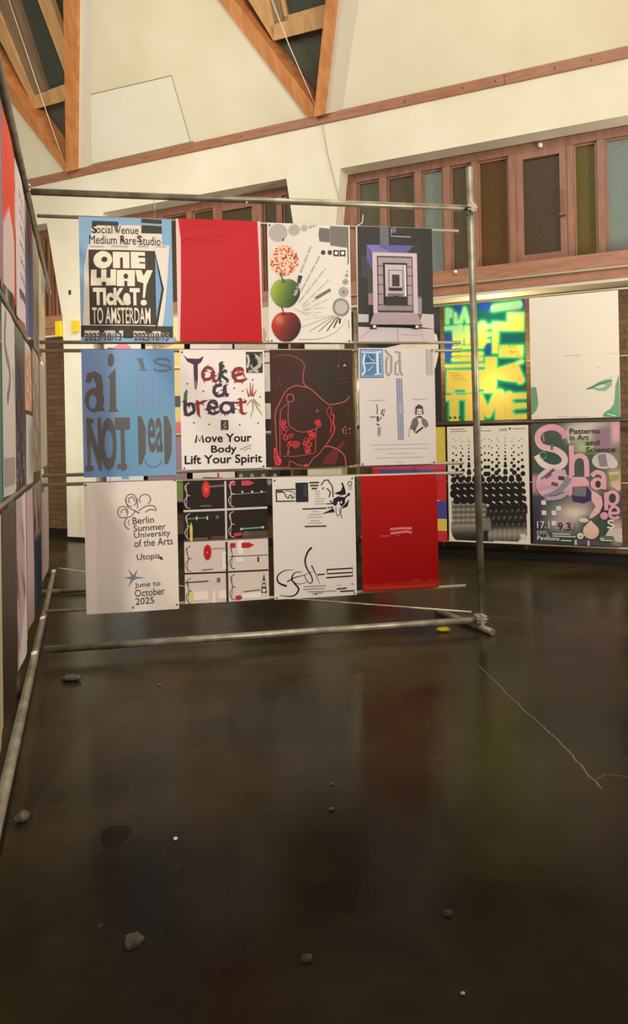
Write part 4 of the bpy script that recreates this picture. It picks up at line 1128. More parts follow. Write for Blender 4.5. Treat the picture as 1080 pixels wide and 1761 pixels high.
p.line([(225, 1208), (300, 1165), (400, 1135), (490, 1095)], lambda t: 14-11*t, KK, 1, True); p.line([(290, 1215), (350, 1230), (410, 1215)], 6, KK, 1, True)
p.line([(400, 1135), (415, 1180), (450, 1220), (480, 1195), (465, 1140), (420, 1060), (405, 985), (430, 900), (472, 850)], lambda t: 6+14*t, KK, 1, True)
p.line([(470, 1035), (515, 1130), (560, 1235)], lambda t: 12-9*t, KK, 1)
p.line([(530, 1132), (605, 1124)], 14, KK, 1)
p.line([(625, 1078), (895, 1060), (895, 1140), (620, 1162)], 14, KK, 1); p.line([(628, 1078), (628, 1120), (890, 1104)], 13, KK, 1)
for y, x0, x1 in ((1258, 390, 620), (1286, 388, 600), (1310, 430, 725), (1330, 475, 590)): p.line([(x0, y), (x1, y-14)], 13, (150, 140, 130), 1)
p.line([(728, 1278), (835, 1266)], 16, (70, 64, 60), 1); p.line([(765, 1302), (915, 1292)], 16, (60, 54, 50), 1); p.rect(728, 1235, 780, 1245, (170, 160, 150), 1); p.rect(880, 1215, 905, 1235, (150, 140, 130), 1)
p.build('poster', F, COLS[2][0], 1.117, 'white poster with a sweeping black calligraphic line ending in a boxy numeral', group=GF, pins=CORN+[(0.5, 0.97)])

# 3.4 deep red sheet
p = Art(COLS[3][1], 0.785, (0.004, 0.004, 0.0)).z((80, 155), (612, 140), (98, 1000), (638, 962))
p.base(lambda u, v: np.stack([172 - 26*v + 0*u + 16*(v > 0.95), 20 - 16*v + 0*u + 26*(v > 0.95), 14 - 10*v + 0*u + 12*(v > 0.95)], -1), 14, 40)  # darkening down the sheet is uneven light painted into the red
PKR = (208, 110, 108)
p.line([(283, 542), (360, 535), (437, 534)], 18, PKR, 1, True); p.line([(285, 572), (340, 565), (400, 558), (437, 566)], 18, PKR, 1, True); p.line([(215, 592), (284, 590)], 10, (184, 72, 72), 1); p.line([(330, 590), (355, 586)], 8, (176, 64, 64), 1); p.ell(440, 584, 5, 5, (176, 64, 64), 1, 8)
for x0, y0, x1 in ((430, 905, 510), (555, 900, 600)): p.rect(x0, y0, x1, y0+28, (158, 36, 14), 1)
p.line([(115, 975), (610, 945)], 8, (176, 70, 40), 1)
p.build('poster', F, COLS[3][0], 1.112, 'deep dark red poster in the lowest row with two short pink strokes', group=GF, material='print_gloss')

# ------------------------------------------------------------------ the posters on the rack by the wall
GW = 'posters on the rack under the window band'
def grid_px(p, u, v):
    return p.fwd(u, v)
def seg_d(x, y, a, b, c, d):
    px, py = x-a, y-b; ex, ey = c-a, d-b
    t = np.clip((px*ex+py*ey)/(ex*ex+ey*ey+1e-9), 0, 1)
    return np.hypot(px-t*ex, py-t*ey)
def box_d(x, y, a, b, c, d):
    dx = np.maximum(np.maximum(a-x, x-c), 0); dy = np.maximum(np.maximum(b-y, y-d), 0)
    ins = np.minimum(np.minimum(x-a, c-x), np.minimum(y-b, d-y))
    return np.where(ins > 0, -ins, np.hypot(dx, dy))
def ramp(t, stops):
    out = np.zeros(t.shape + (3,))
    xs = [s[0] for s in stops]
    for k in range(3): out[..., k] = np.interp(t, xs, [s[1][k] for s in stops])
    return out

# glowing neon lettered poster
p = Art(0.862, 1.262, (0.006, 0.004, 0.0)).z((150, 285), (945, 205), (190, 1460), (1000, 1440))
SEG = [(188,320,190,450,14),(188,320,225,330,12),(225,330,222,385,12),(190,390,222,386,12),(272,360,276,445,14),(276,448,330,440,14),(325,440,360,310,14),(360,310,398,440,14),(338,400,388,400,10),
       (176,512,300,505,18),(268,515,272,650,24),(320,505,325,650,30),(325,580,400,575,26),(390,505,400,650,24),(545,480,550,650,38),(545,500,632,488,16),(545,575,615,570,16),(550,645,610,640,14),
       (255,708,545,696,14),(255,775,540,770,16),(255,828,540,822,18),(185,900,560,885,12),
       (195,1222,420,1212,22),(270,1222,275,1450,42),(425,1215,430,1450,36),(530,1210,540,1450,34),(530,1210,620,1390,30),(620,1390,700,1190,30),(730,1180,740,1450,42),(820,1200,830,1450,40),(830,1205,980,1198,24),(830,1310,970,1300,22),(830,1425,985,1415,24),
       (650,300,900,262,30),(690,960,870,905,34),(870,905,925,1040,34),(690,980,860,1010,40),(860,890,930,850,14)]
BOX = [(790,350,940,530),(655,450,940,528),(650,450,700,760),(720,690,935,800),(585,810,690,1160),(195,940,650,1165)]
def play(u, v):
    x, y = grid_px(p, u, v)
    d = np.full(x.shape, 1e3)
    for s in SEG: d = np.minimum(d, seg_d(x, y, *s[:4]) - s[4])
    for b in BOX: d = np.minimum(d, box_d(x, y, *b))
    for s in ((725,603,945,582,11),(640,400,745,392,12),(290,1150,370,1150,16),(505,1145,560,1145,16),(860,1250,960,1246,12),(860,1362,960,1356,12)): # dark bars cut through
        d = np.maximum(d, s[4] + 4 - seg_d(x, y, *s[:4]))
    hot = np.clip((y-420)/500 + (x-450)/1400, 0, 1)
    ins = ramp(hot, [(0, (160,236,168)), (0.3, (220,240,124)), (0.6, (242,226,84)), (1, (240,210,96))])
    o = ramp(np.clip(d/46, 0, 1), [(0, (176,232,150)), (0.25, (92,196,130)), (0.55, (30,140,84)), (1, (24,92,96))])
    blue = np.exp(-(((x-205)/46)**4 + ((y-700)/150)**4)) + np.exp(-(((x-305)/40)**2 + ((y-310)/60)**2)) + np.exp(-(((x-575)/64)**4 + ((y-285)/46)**4)) + np.exp(-(((x-612)/30)**4+((y-720)/60)**4)) + np.exp(-(((x-940)/24)**4+((y-250)/60)**4))
    blue = np.clip(blue, 0, 1)[..., None]
    o = o*(1-blue) + blue*np.array((40, 78, 178))
    k = np.clip((5-d)/10, 0, 1)[..., None]
    grey = np.exp(-(((x-850)/60)**2+((y-300)/36)**2))[..., None]
    c = ins*k + o*(1-k)
    return c*(1-grey*0.7) + grey*0.7*np.array((176, 196, 190))
p.base(play, 110, 160)
for t, x0, y0, x1, y1 in (('22.1.2025', 695, 690, 880, 716), ('0', 695, 655, 712, 676), ('Bern', 822, 736, 905, 764), ('Uni', 880, 780, 935, 806)): p.text(t, x0, y0, x1, y1, (168, 146, 40), 0.0, 2)
for k in range(4): p.line([(205+k*18, 966+k*22), (330+k*22, 976+k*22)], 5, (190, 160, 50), 1)
for k in range(3): p.rect(220+k*50, 1410, 245+k*50, 1436, (70, 110, 60), 1)
for x0, y0, x1 in ((270, 716, 350), (260, 790, 330), (260, 812, 320)): p.line([(x0, y0), (x1, y0-4)], 5, (120, 170, 70), 1)
p.build('poster', W, -1.805, 2.785, 'glowing green and yellow poster lettered PLAY THE TIME beside the tall post', off=0.0, material='print_lit', group=GW, back=False)

# pale poster with lips
p = Art(0.858, 1.262, (0.006, 0.004, 0.0)).z((60, 195), (975, 112), (80, 1445), (1003, 1430))
p.base(lambda u, v: np.stack([230 - 6*v + 0*u, 220 - 8*v + 0*u, 204 - 10*v + 0*u], -1), 12, 16)
GRN = (116, 150, 116)
p.poly([(78, 1112), (132, 1112), (146, 1200), (154, 1290), (135, 1350), (95, 1395), (80, 1398)], GRN, 1)
p.poly([(986, 985), (1000, 1410), (1002, 1430), (880, 1428), (820, 1425), (838, 1385), (900, 1345), (935, 1300), (945, 1230), (950, 1110)], (112, 160, 124), 1)
p.poly([(840, 1385), (900, 1350), (990, 1420), (850, 1425)], (90, 160, 130), 2); p.line([(870, 1395), (960, 1420)], 10, (214, 216, 200), 3)
p.poly([(660, 1138), (720, 1105), (790, 1060), (850, 1038), (920, 1035), (915, 1105), (850, 1160), (790, 1158), (730, 1138)], (140, 172, 148), 1)
p.line([(660, 1138), (740, 1110), (800, 1082), (910, 1050)], lambda t: 12+10*math.sin(3.1*t), (92, 124, 98), 2, True); p.line([(745, 1118), (800, 1112), (860, 1098)], lambda t: 30*math.sin(3.1*t)+2, (206, 214, 196), 2, True)
for q, w in (([(430, 795), (520, 785), (620, 778)], 7), ([(540, 800), (600, 798)], 5), ([(840, 770), (975, 772)], 4), ([(750, 915), (800, 905)], 6), ([(870, 1025), (920, 1015)], 5)): p.line(q, w, (186, 178, 160), 1)
for x0, x1 in ((95, 160), (365, 470), (480, 690)): p.line([(x0, 1428), (x1, 1422)], 6, (168, 160, 146), 1)
p.build('poster', W, -0.898, 2.782, 'near-blank cream poster with grey-green lips in its lower right corner', off=0.0, group=GW)

# halftone pillars poster
p = Art(0.862, 1.252, (0.008, 0.004, 0.006)).z((172, 140), (1012, 120), (205, 1310), (1050, 1368))
def half(u, v):
    x, y = grid_px(p, u, v)
    c = np.ones(x.shape + (3,))*np.array((222, 212, 196))
    g = np.full(x.shape, -1.0)
    L = (x < 600)
    # left: pale rounded columns that darken to the foot
    w1 = 0.5+0.5*np.cos((x-300)/54*2*math.pi); w2 = 0.5+0.5*np.cos((y-935)/55*2*math.pi)
    pale = 0.30 + 0.42*w2*(0.45+0.55*w1) + 0.10*np.clip((y-900)/250, 0, 1)
    pale = np.where(y > 1150, np.interp(y, [1150, 1190, 1240, 1300], [0.66, 0.5, 0.2, 0.05]), pale)
    dark = 0.06 + 0.5*np.exp(-(((x-660+0.35*(y-1040)) % 56 - 28)/9)**2)*np.exp(-(((y-1045) % 75 - 37)/16)**2)
    dark = np.where(y > 1165, np.interp(y, [1165, 1215, 1260, 1330], [0.10, 0.62, 0.72, 0.28])*(0.9+0.1*np.cos((x-640)/50*6.28)), dark)
    seam = np.exp(-((x-600)/26)**2)
    s = np.where(L, pale, dark)
    s = np.where((np.abs(x-605) < 40) & (y > 1080) & (y < 1200), 0.5, s); s = np.where((np.abs(x-600) < 24) & (y > 1210), 0.08, s)
    top = np.where(L, 900, 960)
    inside = (y > top) & (x > 228) & (x < 1012) & (y < 1340 - 0.05*(1000-x))
    rx = np.where(x < 330, 330-x, np.where(x > 930, x-930, 0)); ry = np.maximum(y-1215+0.0*x, 0)
    inside &= (np.hypot(rx, ry) < 100) | (ry == 0) | (rx == 0)
    ink = s[..., None]*np.array((214, 200, 178)) + (1-s[..., None])*np.array((30, 28, 26))
    return np.where(inside[..., None], ink, c)
p.base(half, 90, 130)
ANG = [30, 60, 90, -60, -30]
BKK = (34, 31, 28)
for j in range(11):
    y = 275 + 73*j
    r = [5, 7, 10, 14, 19, 25, 31, 36, 41, 40, 36][j]
    for k in range(11):
        x = 255 + 75.5*k + j*1.6
        if x > 985 or (j >= 9 and x < 600) or j >= 10: continue
        a = R(ANG[k % 5]); d = 14 + r*0.55
        if j >= 6: a = R(60)
        for s_ in (-1, 1):
            cx, cy = x + s_*d*math.cos(a), y + s_*d*math.sin(a)
            if cx > 1000: continue
            p.ell(cx, cy, r, r*1.05, BKK, 1, 14)
        if j >= 3 and r < 34: p.line([(x+4*math.cos(a)-6, y-6), (x+6, y+8)], min(r*0.28, 8), (196, 186, 170), 2)
        if j >= 6: p.line([(x+14, y-22), (x+44, y-2)], 9+2*(j-6), (206, 196, 180), 2)
for x0, x1, y in ((205, 355, 166), (205, 385, 188), (520, 545, 158), (520, 640, 182), (725, 805, 164), (860, 985, 160), (720, 800, 178)): p.line([(x0, y), (x1, y-3)], 6, (96, 88, 78), 1)
p.ell(832, 158, 9, 12, (60, 54, 48), 2)
p.build('poster', W, -1.795, 1.462, 'white poster of black dots swelling into rows of dark rounded pillars', off=0.0, group=GW)

# pink and green lettered exhibition poster
p = Art(0.855, 1.250, (0.006, 0.004, 0.0)).z((80, 95), (1000, 90), (108, 1395), (1032, 1400))
def shp(u, v):
    x, y = grid_px(p, u, v)
    c = np.ones(x.shape+(3,))*np.array((74, 86, 76.))
    def blob(cx, cy, rx, ry, col, pw=2):
        nonlocal c
        w = np.exp(-(np.abs((x-cx)/rx)**pw + np.abs((y-cy)/ry)**pw))[..., None]
        c = c*(1-w) + w*np.array(col)
    blob(940, 500, 120, 300, (128, 130, 96)); blob(700, 120, 330, 60, (188, 160, 164)); blob(620, 200, 170, 120, (196, 186, 166), 4); blob(680, 360, 150, 60, (170, 180, 130), 4)
    blob(850, 280, 120, 130, (146, 116, 128), 4); blob(960, 200, 50, 130, (210, 160, 176), 4); blob(130, 760, 60, 110, (206, 150, 166), 6)
    blob(120, 1150, 130, 250, (56, 46, 74)); blob(560, 1060, 240, 120, (226, 206, 188)); blob(420, 1180, 150, 80, (196, 168, 176)); blob(870, 1030, 130, 200, (66, 46, 58)); blob(760, 1200, 150, 120, (62, 84, 72), 4)
    blob(640, 850, 150, 120, (200, 150, 160)); blob(980, 1240, 60, 140, (196, 168, 156), 4); blob(430, 1370, 360, 40, (58, 70, 62), 4); blob(960, 690, 80, 120, (176, 160, 116), 4)
    blob(280, 60, 210, 60, (62, 74, 66)); blob(250, 440, 120, 90, (60, 84, 76))
    return c
p.base(shp, 70, 100)
PK1 = (220, 160, 174)
p.line([(445, 262), (425, 200), (360, 150), (270, 140), (180, 180), (150, 260), (190, 340), (280, 368), (360, 390), (430, 450), (435, 520), (370, 570), (280, 568), (190, 520), (140, 440)], 66, lambda t: (212+18*t, 140+78*t, 160+44*t), 2, True)
p.line([(205, 210), (220, 290)], 20, (150, 130, 130), 3); p.rect(290, 320, 316, 382, (108, 104, 98), 3)
p.line(arc(208, 440, 36, 38, 0, 330, 14), 8, (150, 170, 150), 3)
p.rect(482, 335, 536, 660, PK1, 2); p.line([(512, 660), (515, 540), (540, 470), (600, 445), (655, 480), (668, 560), (670, 670)], 52, PK1, 3, True)
p.poly([(515, 672), (650, 672), (692, 720), (690, 766), (515, 775)], (222, 164, 172), 3); p.poly([(480, 650), (520, 650), (520, 860), (480, 880)], PK1, 3)
p.line([(720, 660), (770, 620), (830, 640), (845, 700), (845, 800)], 46, PK1, 3, True); p.ell(775, 742, 66, 66, PK1, 3); p.ell(785, 746, 28, 38, (70, 60, 60), 4)
p.line([(866, 830), (870, 1020)], 40, PK1, 3); p.ell(930, 890, 72, 82, PK1, 3); p.ell(930, 892, 36, 50, (74, 66, 60), 4)
p.line([(905, 1050), (990, 1040), (975, 990), (930, 985), (905, 1030), (910, 1080), (950, 1105), (995, 1085)], 30, PK1, 4, True)
p.ell(848, 1078, 40, 40, (218, 152, 168), 4)
p.line([(945, 1135), (915, 1125), (890, 1140), (905, 1160), (935, 1170), (945, 1190), (920, 1205), (880, 1195)], 18, (232, 218, 206), 5, True)
p.poly([(455, 185), (480, 130), (500, 330), (470, 300)], (196, 182, 160), 2)
p.ell(840, 500, 118, 86, (198, 186, 182), 2); p.poly([(780, 440), (860, 420), (880, 560), (800, 560)], (138, 124, 140), 3); p.ell(930, 530, 52, 52, (208, 186, 196), 4); p.poly([(890, 620), (990, 610), (1012, 800), (990, 820), (920, 770)], (214, 174, 160), 2)
p.poly([(895, 650), (990, 640), (995, 700), (900, 720)], (160, 158, 96), 3)
# banded ball
p.ell(315, 745, 182, 172, (206, 176, 184), 5, 32)
for q, w, c in (([(160, 690), (220, 640), (300, 580), (390, 565)], 40, (222, 196, 196)), ([(180, 690), (260, 640), (330, 590)], 34, (112, 84, 92)), ([(150, 770), (250, 720), (370, 640), (450, 610)], 46, (216, 164, 176)), ([(240, 690), (300, 640)], 30, (124, 96, 104)), ([(375, 680), (440, 690)], 42, (84, 58, 66)), ([(420, 615), (465, 630)], 26, (96, 70, 78)), ([(300, 740), (370, 760)], 40, (112, 84, 92)),
    ([(220, 900), (340, 850), (440, 760), (490, 680)], 62, (142, 134, 146)), ([(150, 820), (260, 780), (330, 800)], 34, (206, 150, 166))): p.line(q, w, c, 6, True)
p.line([(250, 905), (380, 890), (480, 830)], 46, (186, 160, 176), 7, True); p.line([(270, 880), (350, 870), (440, 830)], 12, (112, 96, 112), 8)
p.poly([(545, 790), (670, 768), (720, 830), (715, 920), (640, 950), (530, 930), (520, 870)], (64, 54, 92), 5); p.poly([(548, 792), (668, 772), (660, 880), (528, 868)], (118, 116, 124), 6)
p.poly([(705, 812), (760, 830), (820, 880), (835, 960), (800, 1050), (720, 1110), (690, 1100), (760, 980), (725, 930)], (222, 176, 176), 4)
for x, y in ((192, 925), (352, 985), (196, 1035), (302, 1035), (302, 1145)): p.rect(x, y, x+50, y+50, (226, 208, 208), 5)
o = [(710, 1125)] + arc(715, 1245, 82, 82, -35, 215, 24); p.fan(715, 1235, o, lambda x, y: (226, 196-(y-1150)*0.12, 176-(y-1150)*0.1), 6, 4)
p.ell(606, 1298, 34, 34, (224, 214, 202), 6); p.poly([(596, 1310), (606, 1284), (622, 1310)], (120, 116, 106), 7); p.line([(684, 1105), (712, 1135)], 8, (150, 100, 60), 7)
p.ell(640, 1130, 50, 24, (222, 206, 188), 4)
TX = (62, 54, 52)
p.text('Patterns', 492, 156, 800, 212, TX, 0.012, 8); p.text('in Art', 492, 222, 690, 280, TX, 0.012, 8); p.text('and', 658, 278, 796, 336, TX, 0.012, 8); p.text('Science', 662, 352, 960, 408, TX, 0.012, 8)
LT = (226, 216, 210)
p.text('17.1', 146, 1152, 278, 1228, LT, 0.006, 8); p.text('9.3.', 370, 1158, 535, 1244, (54, 44, 44), 0.006, 8); p.text('EPFL', 146, 1256, 275, 1302, (206, 190, 184), 0.0, 8); p.text('Pavilions', 148, 1310, 384, 1356, LT, 0.012, 8)
p.rect(548, 1158, 552, 1240, (90, 80, 76), 7)
for y, x0, x1 in ((1276, 310, 500), (1300, 312, 558), (1346, 402, 512), (1330, 815, 935), (1312, 805, 850)): p.rect(x0, y, x1, y+14, (196, 190, 176), 7)
p.rect(545, 1340, 800, 1392, (92, 74, 100), 5); p.rect(545, 1340, 570, 1395, (196, 186, 190), 6); p.rect(680, 1345, 700, 1398, (200, 186, 196), 6)
p.poly([(860, 1290), (900, 1215), (1030, 1205), (1032, 1352), (960, 1350), (940, 1290)], (208, 192, 176), 5); p.rect(805, 1292, 940, 1342, (98, 112, 100), 6)
p.build('poster', W, -0.902, 1.475, 'dark poster with big pink letters spelling Shapes and a banded ball', off=0.0, group=GW, material='print_gloss')

# dark poster with a white rounded form, mostly hidden
p = Art(0.85, 1.27, (0.004, 0.004, 0.0))
p.base(lambda u, v: np.stack([46+30*np.exp(-((u-0.9)/.15)**2-((v-.1)/.12)**2)+0*u, 46+30*np.exp(-((u-0.9)/.15)**2-((v-.1)/.12)**2)+0*u, 44+30*np.exp(-((u-0.9)/.15)**2-((v-.1)/.12)**2)+0*u], -1), 12, 16)
p.uvpoly([(0.10, 0.40), (0.18, 0.33), (0.5, 0.30), (0.80, 0.24), (0.90, 0.215), (0.955, 0.24), (0.975, 0.33), (0.97, 0.42), (0.93, 0.52), (0.88, 0.60), (0.80, 0.68), (0.60, 0.74), (0.35, 0.68), (0.18, 0.55)], (232, 216, 194), 1)
for q in ([(0.02, 0.05), (0.2, 0.25)], [(0.0, 0.3), (0.14, 0.6)]): p.line(q, 0.03, (110, 90, 74), 1)
p.build("poster", W, -2.70, 2.785, 'black poster with a rounded white form showing past the corridor poster', off=0.0, group=GW)
# red, blue and yellow colour-field poster
p = Art(0.855, 1.262, (0.004, 0.004, 0.0))
p.base((196, 44, 46))
p.rect(0.0, 0.0, 1.0, 0.325, (206, 182, 76), 1)
p.rect(0.0, 0.325, 1, 0.37, (196, 70, 92), 1); p.rect(0.11, 0.37, 0.74, 0.52, (70, 78, 146), 1); p.rect(0.11, 0.43, 0.9, 0.47, (92, 92, 150), 2)
p.rect(0.50, 0.37, 0.86, 0.64, (84, 84, 150), 1); p.rect(0.74, 0.40, 0.86, 0.64, (84, 86, 150), 2)
p.uvpoly([(0.50, 0.47), (0.55, 0.43), (0.60, 0.47)], (232, 220, 210), 3); p.uvpoly([(0.80, 0.62), (0.93, 0.645), (0.80, 0.645)], (236, 216, 206), 4)
p.rect(0.3, 0.645, 1.0, 0.80, (70, 72, 140), 2); p.rect(0.3, 0.80, 1.0, 0.905, (220, 190, 76), 2); p.rect(0.3, 0.905, 1.0, 1.0, (200, 46, 58), 2)
p.build('poster', W, -2.674, 1.462, 'poster of red, blue and yellow blocks peeking out behind the deep red sheet', off=0.0, group=GW)

# small posters between the piers, seen only in slivers
GB = 'posters on the rack between the piers'
bw_ = [(-6.53, 0.62), (-5.84, 0.62), (-5.13, 0.63), (-4.47, 0.61)]
def plain(name, a, zt, w, h, cols, lab, grp, off=0.0, pl=W, extra=None):
    p = Art(w, h, (0.003, 0.003, 0.0)); n = len(cols)
    p.base(cols[0])
    for k in range(1, n):
        p.rect(0.0 if k % 2 else 0.3, k/n, 0.72 if k % 2 else 1.0, (k+0.85)/n, cols[k], k)
    if extra: extra(p)
    return p.build('poster', pl, a, zt, lab, off=off, group=grp, back=False)
def pinkblob(p): p.ell(0.5, 0.66, 0.26, 0.12, (226, 140, 160), 2); p.line([(0.1, 0.60), (0.3, 0.62)], 0.04, (110, 110, 108), 3)
def heads(p): p.ell(0.35, 0.6, 0.16, 0.08, (150, 140, 126), 2); p.line([(0.2, 0.7), (0.8, 0.55)], 0.1, (190, 150, 140), 2)
def bluetext(p):
    p.line(arc(0.2, 0.72, 0.12, 0.14, 90, 270), 0.02, (90, 150, 190), 2); p.rect(0.42, 0.60, 0.62, 0.66, (130, 176, 190), 2)
def redcross(p): p.rect(0.24, 0.62, 0.55, 0.635, (84, 76, 70), 2); p.rect(0.60, 0.55, 0.64, 0.72, (206, 60, 66), 3); p.rect(0.54, 0.62, 0.72, 0.64, (206, 60, 66), 3)
def bwphoto(p): 
    for k in range(7): p.ell(0.1+0.13*k, 0.62+0.05*(k % 2), 0.05, 0.06, (170, 160, 148), 2)
def facepic(p): p.ell(0.55, 0.6, 0.2, 0.14, (190, 160, 130), 2); p.ell(0.55, 0.6, 0.1, 0.07, (140, 110, 90), 3); p.rect(0.02, 0.40, 0.12, 0.5, (60, 40, 36), 3)
rows_b = [(3.14, 0.835), (2.285, 0.845), (1.415, 0.84)]
spec = {
 (0, 0): ([(228, 214, 204)], 'white poster with a pink blot behind the lower edge of the blue travel poster', pinkblob),
 (0, 1): ([(230, 214, 150), (178, 168, 150), (226, 200, 120)], 'yellow poster glimpsed between the blue travel poster and the red sheet', heads),
 (0, 2): ([(216, 190, 184), (226, 206, 196)], 'pale pink poster glimpsed just below the bright red sheet', None),
 (0, 3): ([(214, 202, 184), (196, 176, 160)], 'pale poster with a round picture glimpsed right of the bright red sheet', facepic),
 (1, 1): ([(218, 192, 130), (206, 176, 120), (84, 84, 76), (60, 84, 140), (220, 110, 120)], 'sand-coloured poster in the sliver right of the slate blue poster', None),
 (1, 3): ([(206, 196, 180), (188, 178, 164), (56, 50, 44), (190, 180, 166), (52, 46, 40)], 'black and white poster in the sliver left of the red line drawing', None),
 (2, 0): ([(222, 226, 224)], 'white poster with faint blue text below the slate blue poster', bluetext),
 (2, 1): ([(158, 130, 140), (136, 116, 134), (122, 146, 62)], 'mauve and green poster glimpsed below the right end of the slate blue poster', None),
 (2, 2): ([(230, 220, 206)], 'white poster with small grey text and a red cross below the spiky letters', redcross),
 (2, 3): ([(62, 56, 50), (80, 72, 64)], 'dark photographic poster glimpsed below the word Spirit', bwphoto),
}
for (r_, c_), (cols, lab, ex) in spec.items():
    plain('poster', bw_[c_][0], rows_b[r_][0], bw_[c_][1], rows_b[r_][1], cols, lab, GB, extra=ex)
# ------------------------------------------------------------------ posters on the left scaffold, seen at a steep angle
GL = 'posters on the left scaffold frame'
def raking(a, zt, w, h, fn, lab, off=-0.004, bend=(0.006, 0.008, 0.0), extra=None, nu=24, nv=40):
    p = Art(w, h, bend)
    p.base(fn, nu, nv)
    if extra: extra(p)
    return p.build('poster', K, a, zt, lab, off=off, group=GL, back=True)
def mix(a, b, t): return np.asarray(a, float)*(1-t[..., None]) + np.asarray(b, float)*t[..., None]
def sm(e0, e1, x): return np.clip((x-e0)/(e1-e0), 0, 1)
rn = np.random.RandomState(4)
def noise2(u, v, f=8, seed=0):
    r = np.random.RandomState(seed); o = 0
    for k in range(5): o = o + np.sin(u*f*r.uniform(.5, 2)+v*f*r.uniform(-2, 2)+r.uniform(0, 6))
    return o/5
def flame(u, v):
    c = mix((176, 140, 156), (238, 78, 58), sm(0.05, 0.12, u))
    lo = sm(0.0, 0.04, v - 0.50 - 0.55*(u-0.15)**1.0*1.0)*sm(0.02, 0.06, u-0.12)
    return mix(c, (228, 206, 196), lo[..., None][..., 0]*sm(1.0, 0.9, u/0.78))
def flame2(u, v):
    c = mix((238, 84, 62), (238, 76, 54), v)
    lo = ((u < 0.62 - 0.0*v) & (v > 0.52 + 0.5*np.abs(u-0.30)))*1.0
    c = mix(c, (226, 200, 192), lo)
    c = mix(c, (178, 140, 156), sm(0.05, 0.02, u)*sm(0.85, 0.6, v))
    c = mix(c, (236, 190, 120), ((v > 0.9) & (u > 0.5) & (u < 0.7))*0.7)
    return c
def script(u, v): return mix((230, 212, 210), (228, 206, 206), v)
def script_x(p):
    for k in range(7):
        y = 0.15 + 0.11*k
        p.line([(0.25+0.05*j, y + (0.02 if j % 2 else -0.015) + 0.006*j) for j in range(10)], 0.012, (120, 110, 116), 1)
    for k in range(8): p.line([(0.2+0.08*k, 0.80), (0.24+0.08*k, 0.855)], 0.03, (84, 74, 82), 2)
def dusk(u, v):
    c = mix((84, 72, 74), (96, 110, 140), sm(0.2, 0.6, v)); c = mix(c, (104, 116, 170), sm(0.75, 0.95, v))
    c = mix(c, (206, 70, 92), sm(0.66, 0.74, u)*sm(0.36, 0.28, v)); return mix(c, (196, 130, 150), sm(0.2, 0.05, u)*sm(0.3, 0.1, v))
def greyform(u, v):
    c = mix((176, 166, 156), (130, 118, 108), np.exp(-((u-0.5)/0.3)**2-((v-0.72)/0.25)**2)); return mix(c, (188, 186, 182), sm(0.3, 0.0, v))
def yellowblue(u, v):
    c = mix((224, 200, 150), (228, 190, 140), v); c = mix(c, (90, 120, 170), np.exp(-((v-0.2)/0.12)**2)*sm(0.2, 0.5, u)); return mix(c, (214, 206, 190), sm(0.1, 0.3, noise2(u, v, 14, 3)))
raking(-2.05, 2.90, 0.61, 0.84, lambda u, v: mix((184, 146, 162), (170, 132, 148), v), 'mauve poster cut by the left edge in the upper row on the left')
raking(-1.42, 2.90, 0.63, 0.80, flame2, 'orange-red poster with white flame shape in the upper row on the left')
raking(-0.75, 2.905, 0.66, 0.84, script, 'white poster with columns of dark handwriting in the upper left row', extra=script_x)
raking(-0.06, 2.905, 0.66, 0.84, dusk, 'dark grey and blue poster with a red corner in the upper left row')
raking(0.64, 2.90, 0.66, 0.84, greyform, 'grey poster with a pointed form just past the frame corner')
raking(1.34, 2.90, 1.0, 0.84, yellowblue, 'yellow and blue streaked poster far along the left scaffold')
def sketch(u, v): return mix((226, 216, 206), (220, 208, 198), v)
def sketch_x(p):
    p.line([(0.25, 0.02), (0.15, 0.2), (0.35, 0.35), (0.2, 0.5)], 0.06, (150, 140, 130), 1, True); p.line([(0.55, 0.3), (0.72, 0.5), (0.85, 0.64), (0.7, 0.8)], 0.04, (168, 158, 148), 1, True)
    p.rect(0.05, 0.80, 0.6, 0.95, (176, 164, 150), 1)
def collage(u, v):
    n = noise2(u, v, 26, 1); m = noise2(u, v, 60, 2)
    c = mix((96, 80, 80), (64, 54, 54), sm(-0.2, 0.3, n)); c = mix(c, (204, 190, 182), sm(0.35, 0.5, m)*sm(0.5, 0.8, v)); return mix(c, (120, 128, 112), sm(0.25, 0.05, v))
def peach(u, v):
    c = mix((214, 150, 120), (226, 196, 170), sm(0, .3, noise2(u, v, 16, 5))); return mix(c, (214, 208, 200), sm(0.2, 0.05, v))
def sage(u, v):
    c = mix((216, 206, 194), (150, 146, 136), np.exp(-((u-0.5)/0.3)**4-((v-0.5)/0.4)**4)); return c
def palecol(u, v):
    c = mix((214, 196, 176), (190, 186, 184), sm(-.1, .2, np.sin(u*14+v*2))); return mix(c, (236, 226, 210), sm(0.2, 0.4, noise2(u, v, 12, 7)))
def green(u, v): return mix((66, 138, 112), (70, 150, 122), v)
raking(-2.24, 1.99, 0.62, 0.84, green, 'green poster cut by the left edge of the photo')
raking(-1.58, 1.985, 0.61, 0.83, sketch, 'white poster with grey brush sketch in the middle left row', extra=sketch_x)
raking(-0.94, 1.985, 0.60, 0.83, collage, 'dark brown collage poster in the middle left row')
raking(-0.31, 1.99, 0.58, 0.41, peach, 'peach and grey poster above the oval one in the middle left row')
raking(-0.31, 1.555, 0.62, 0.42, sage, 'white poster with a grey oval just left of the frame corner')
raking(0.36, 2.03, 0.75, 0.85, palecol, 'pale striped poster just beyond the frame corner on the left scaffold')
raking(1.2, 2.03, 1.1, 0.85, lambda u, v: mix((216, 196, 176), (150, 160, 166), sm(0.6, 0.75, u)), 'cream and grey-blue poster at the far end of the left middle row')
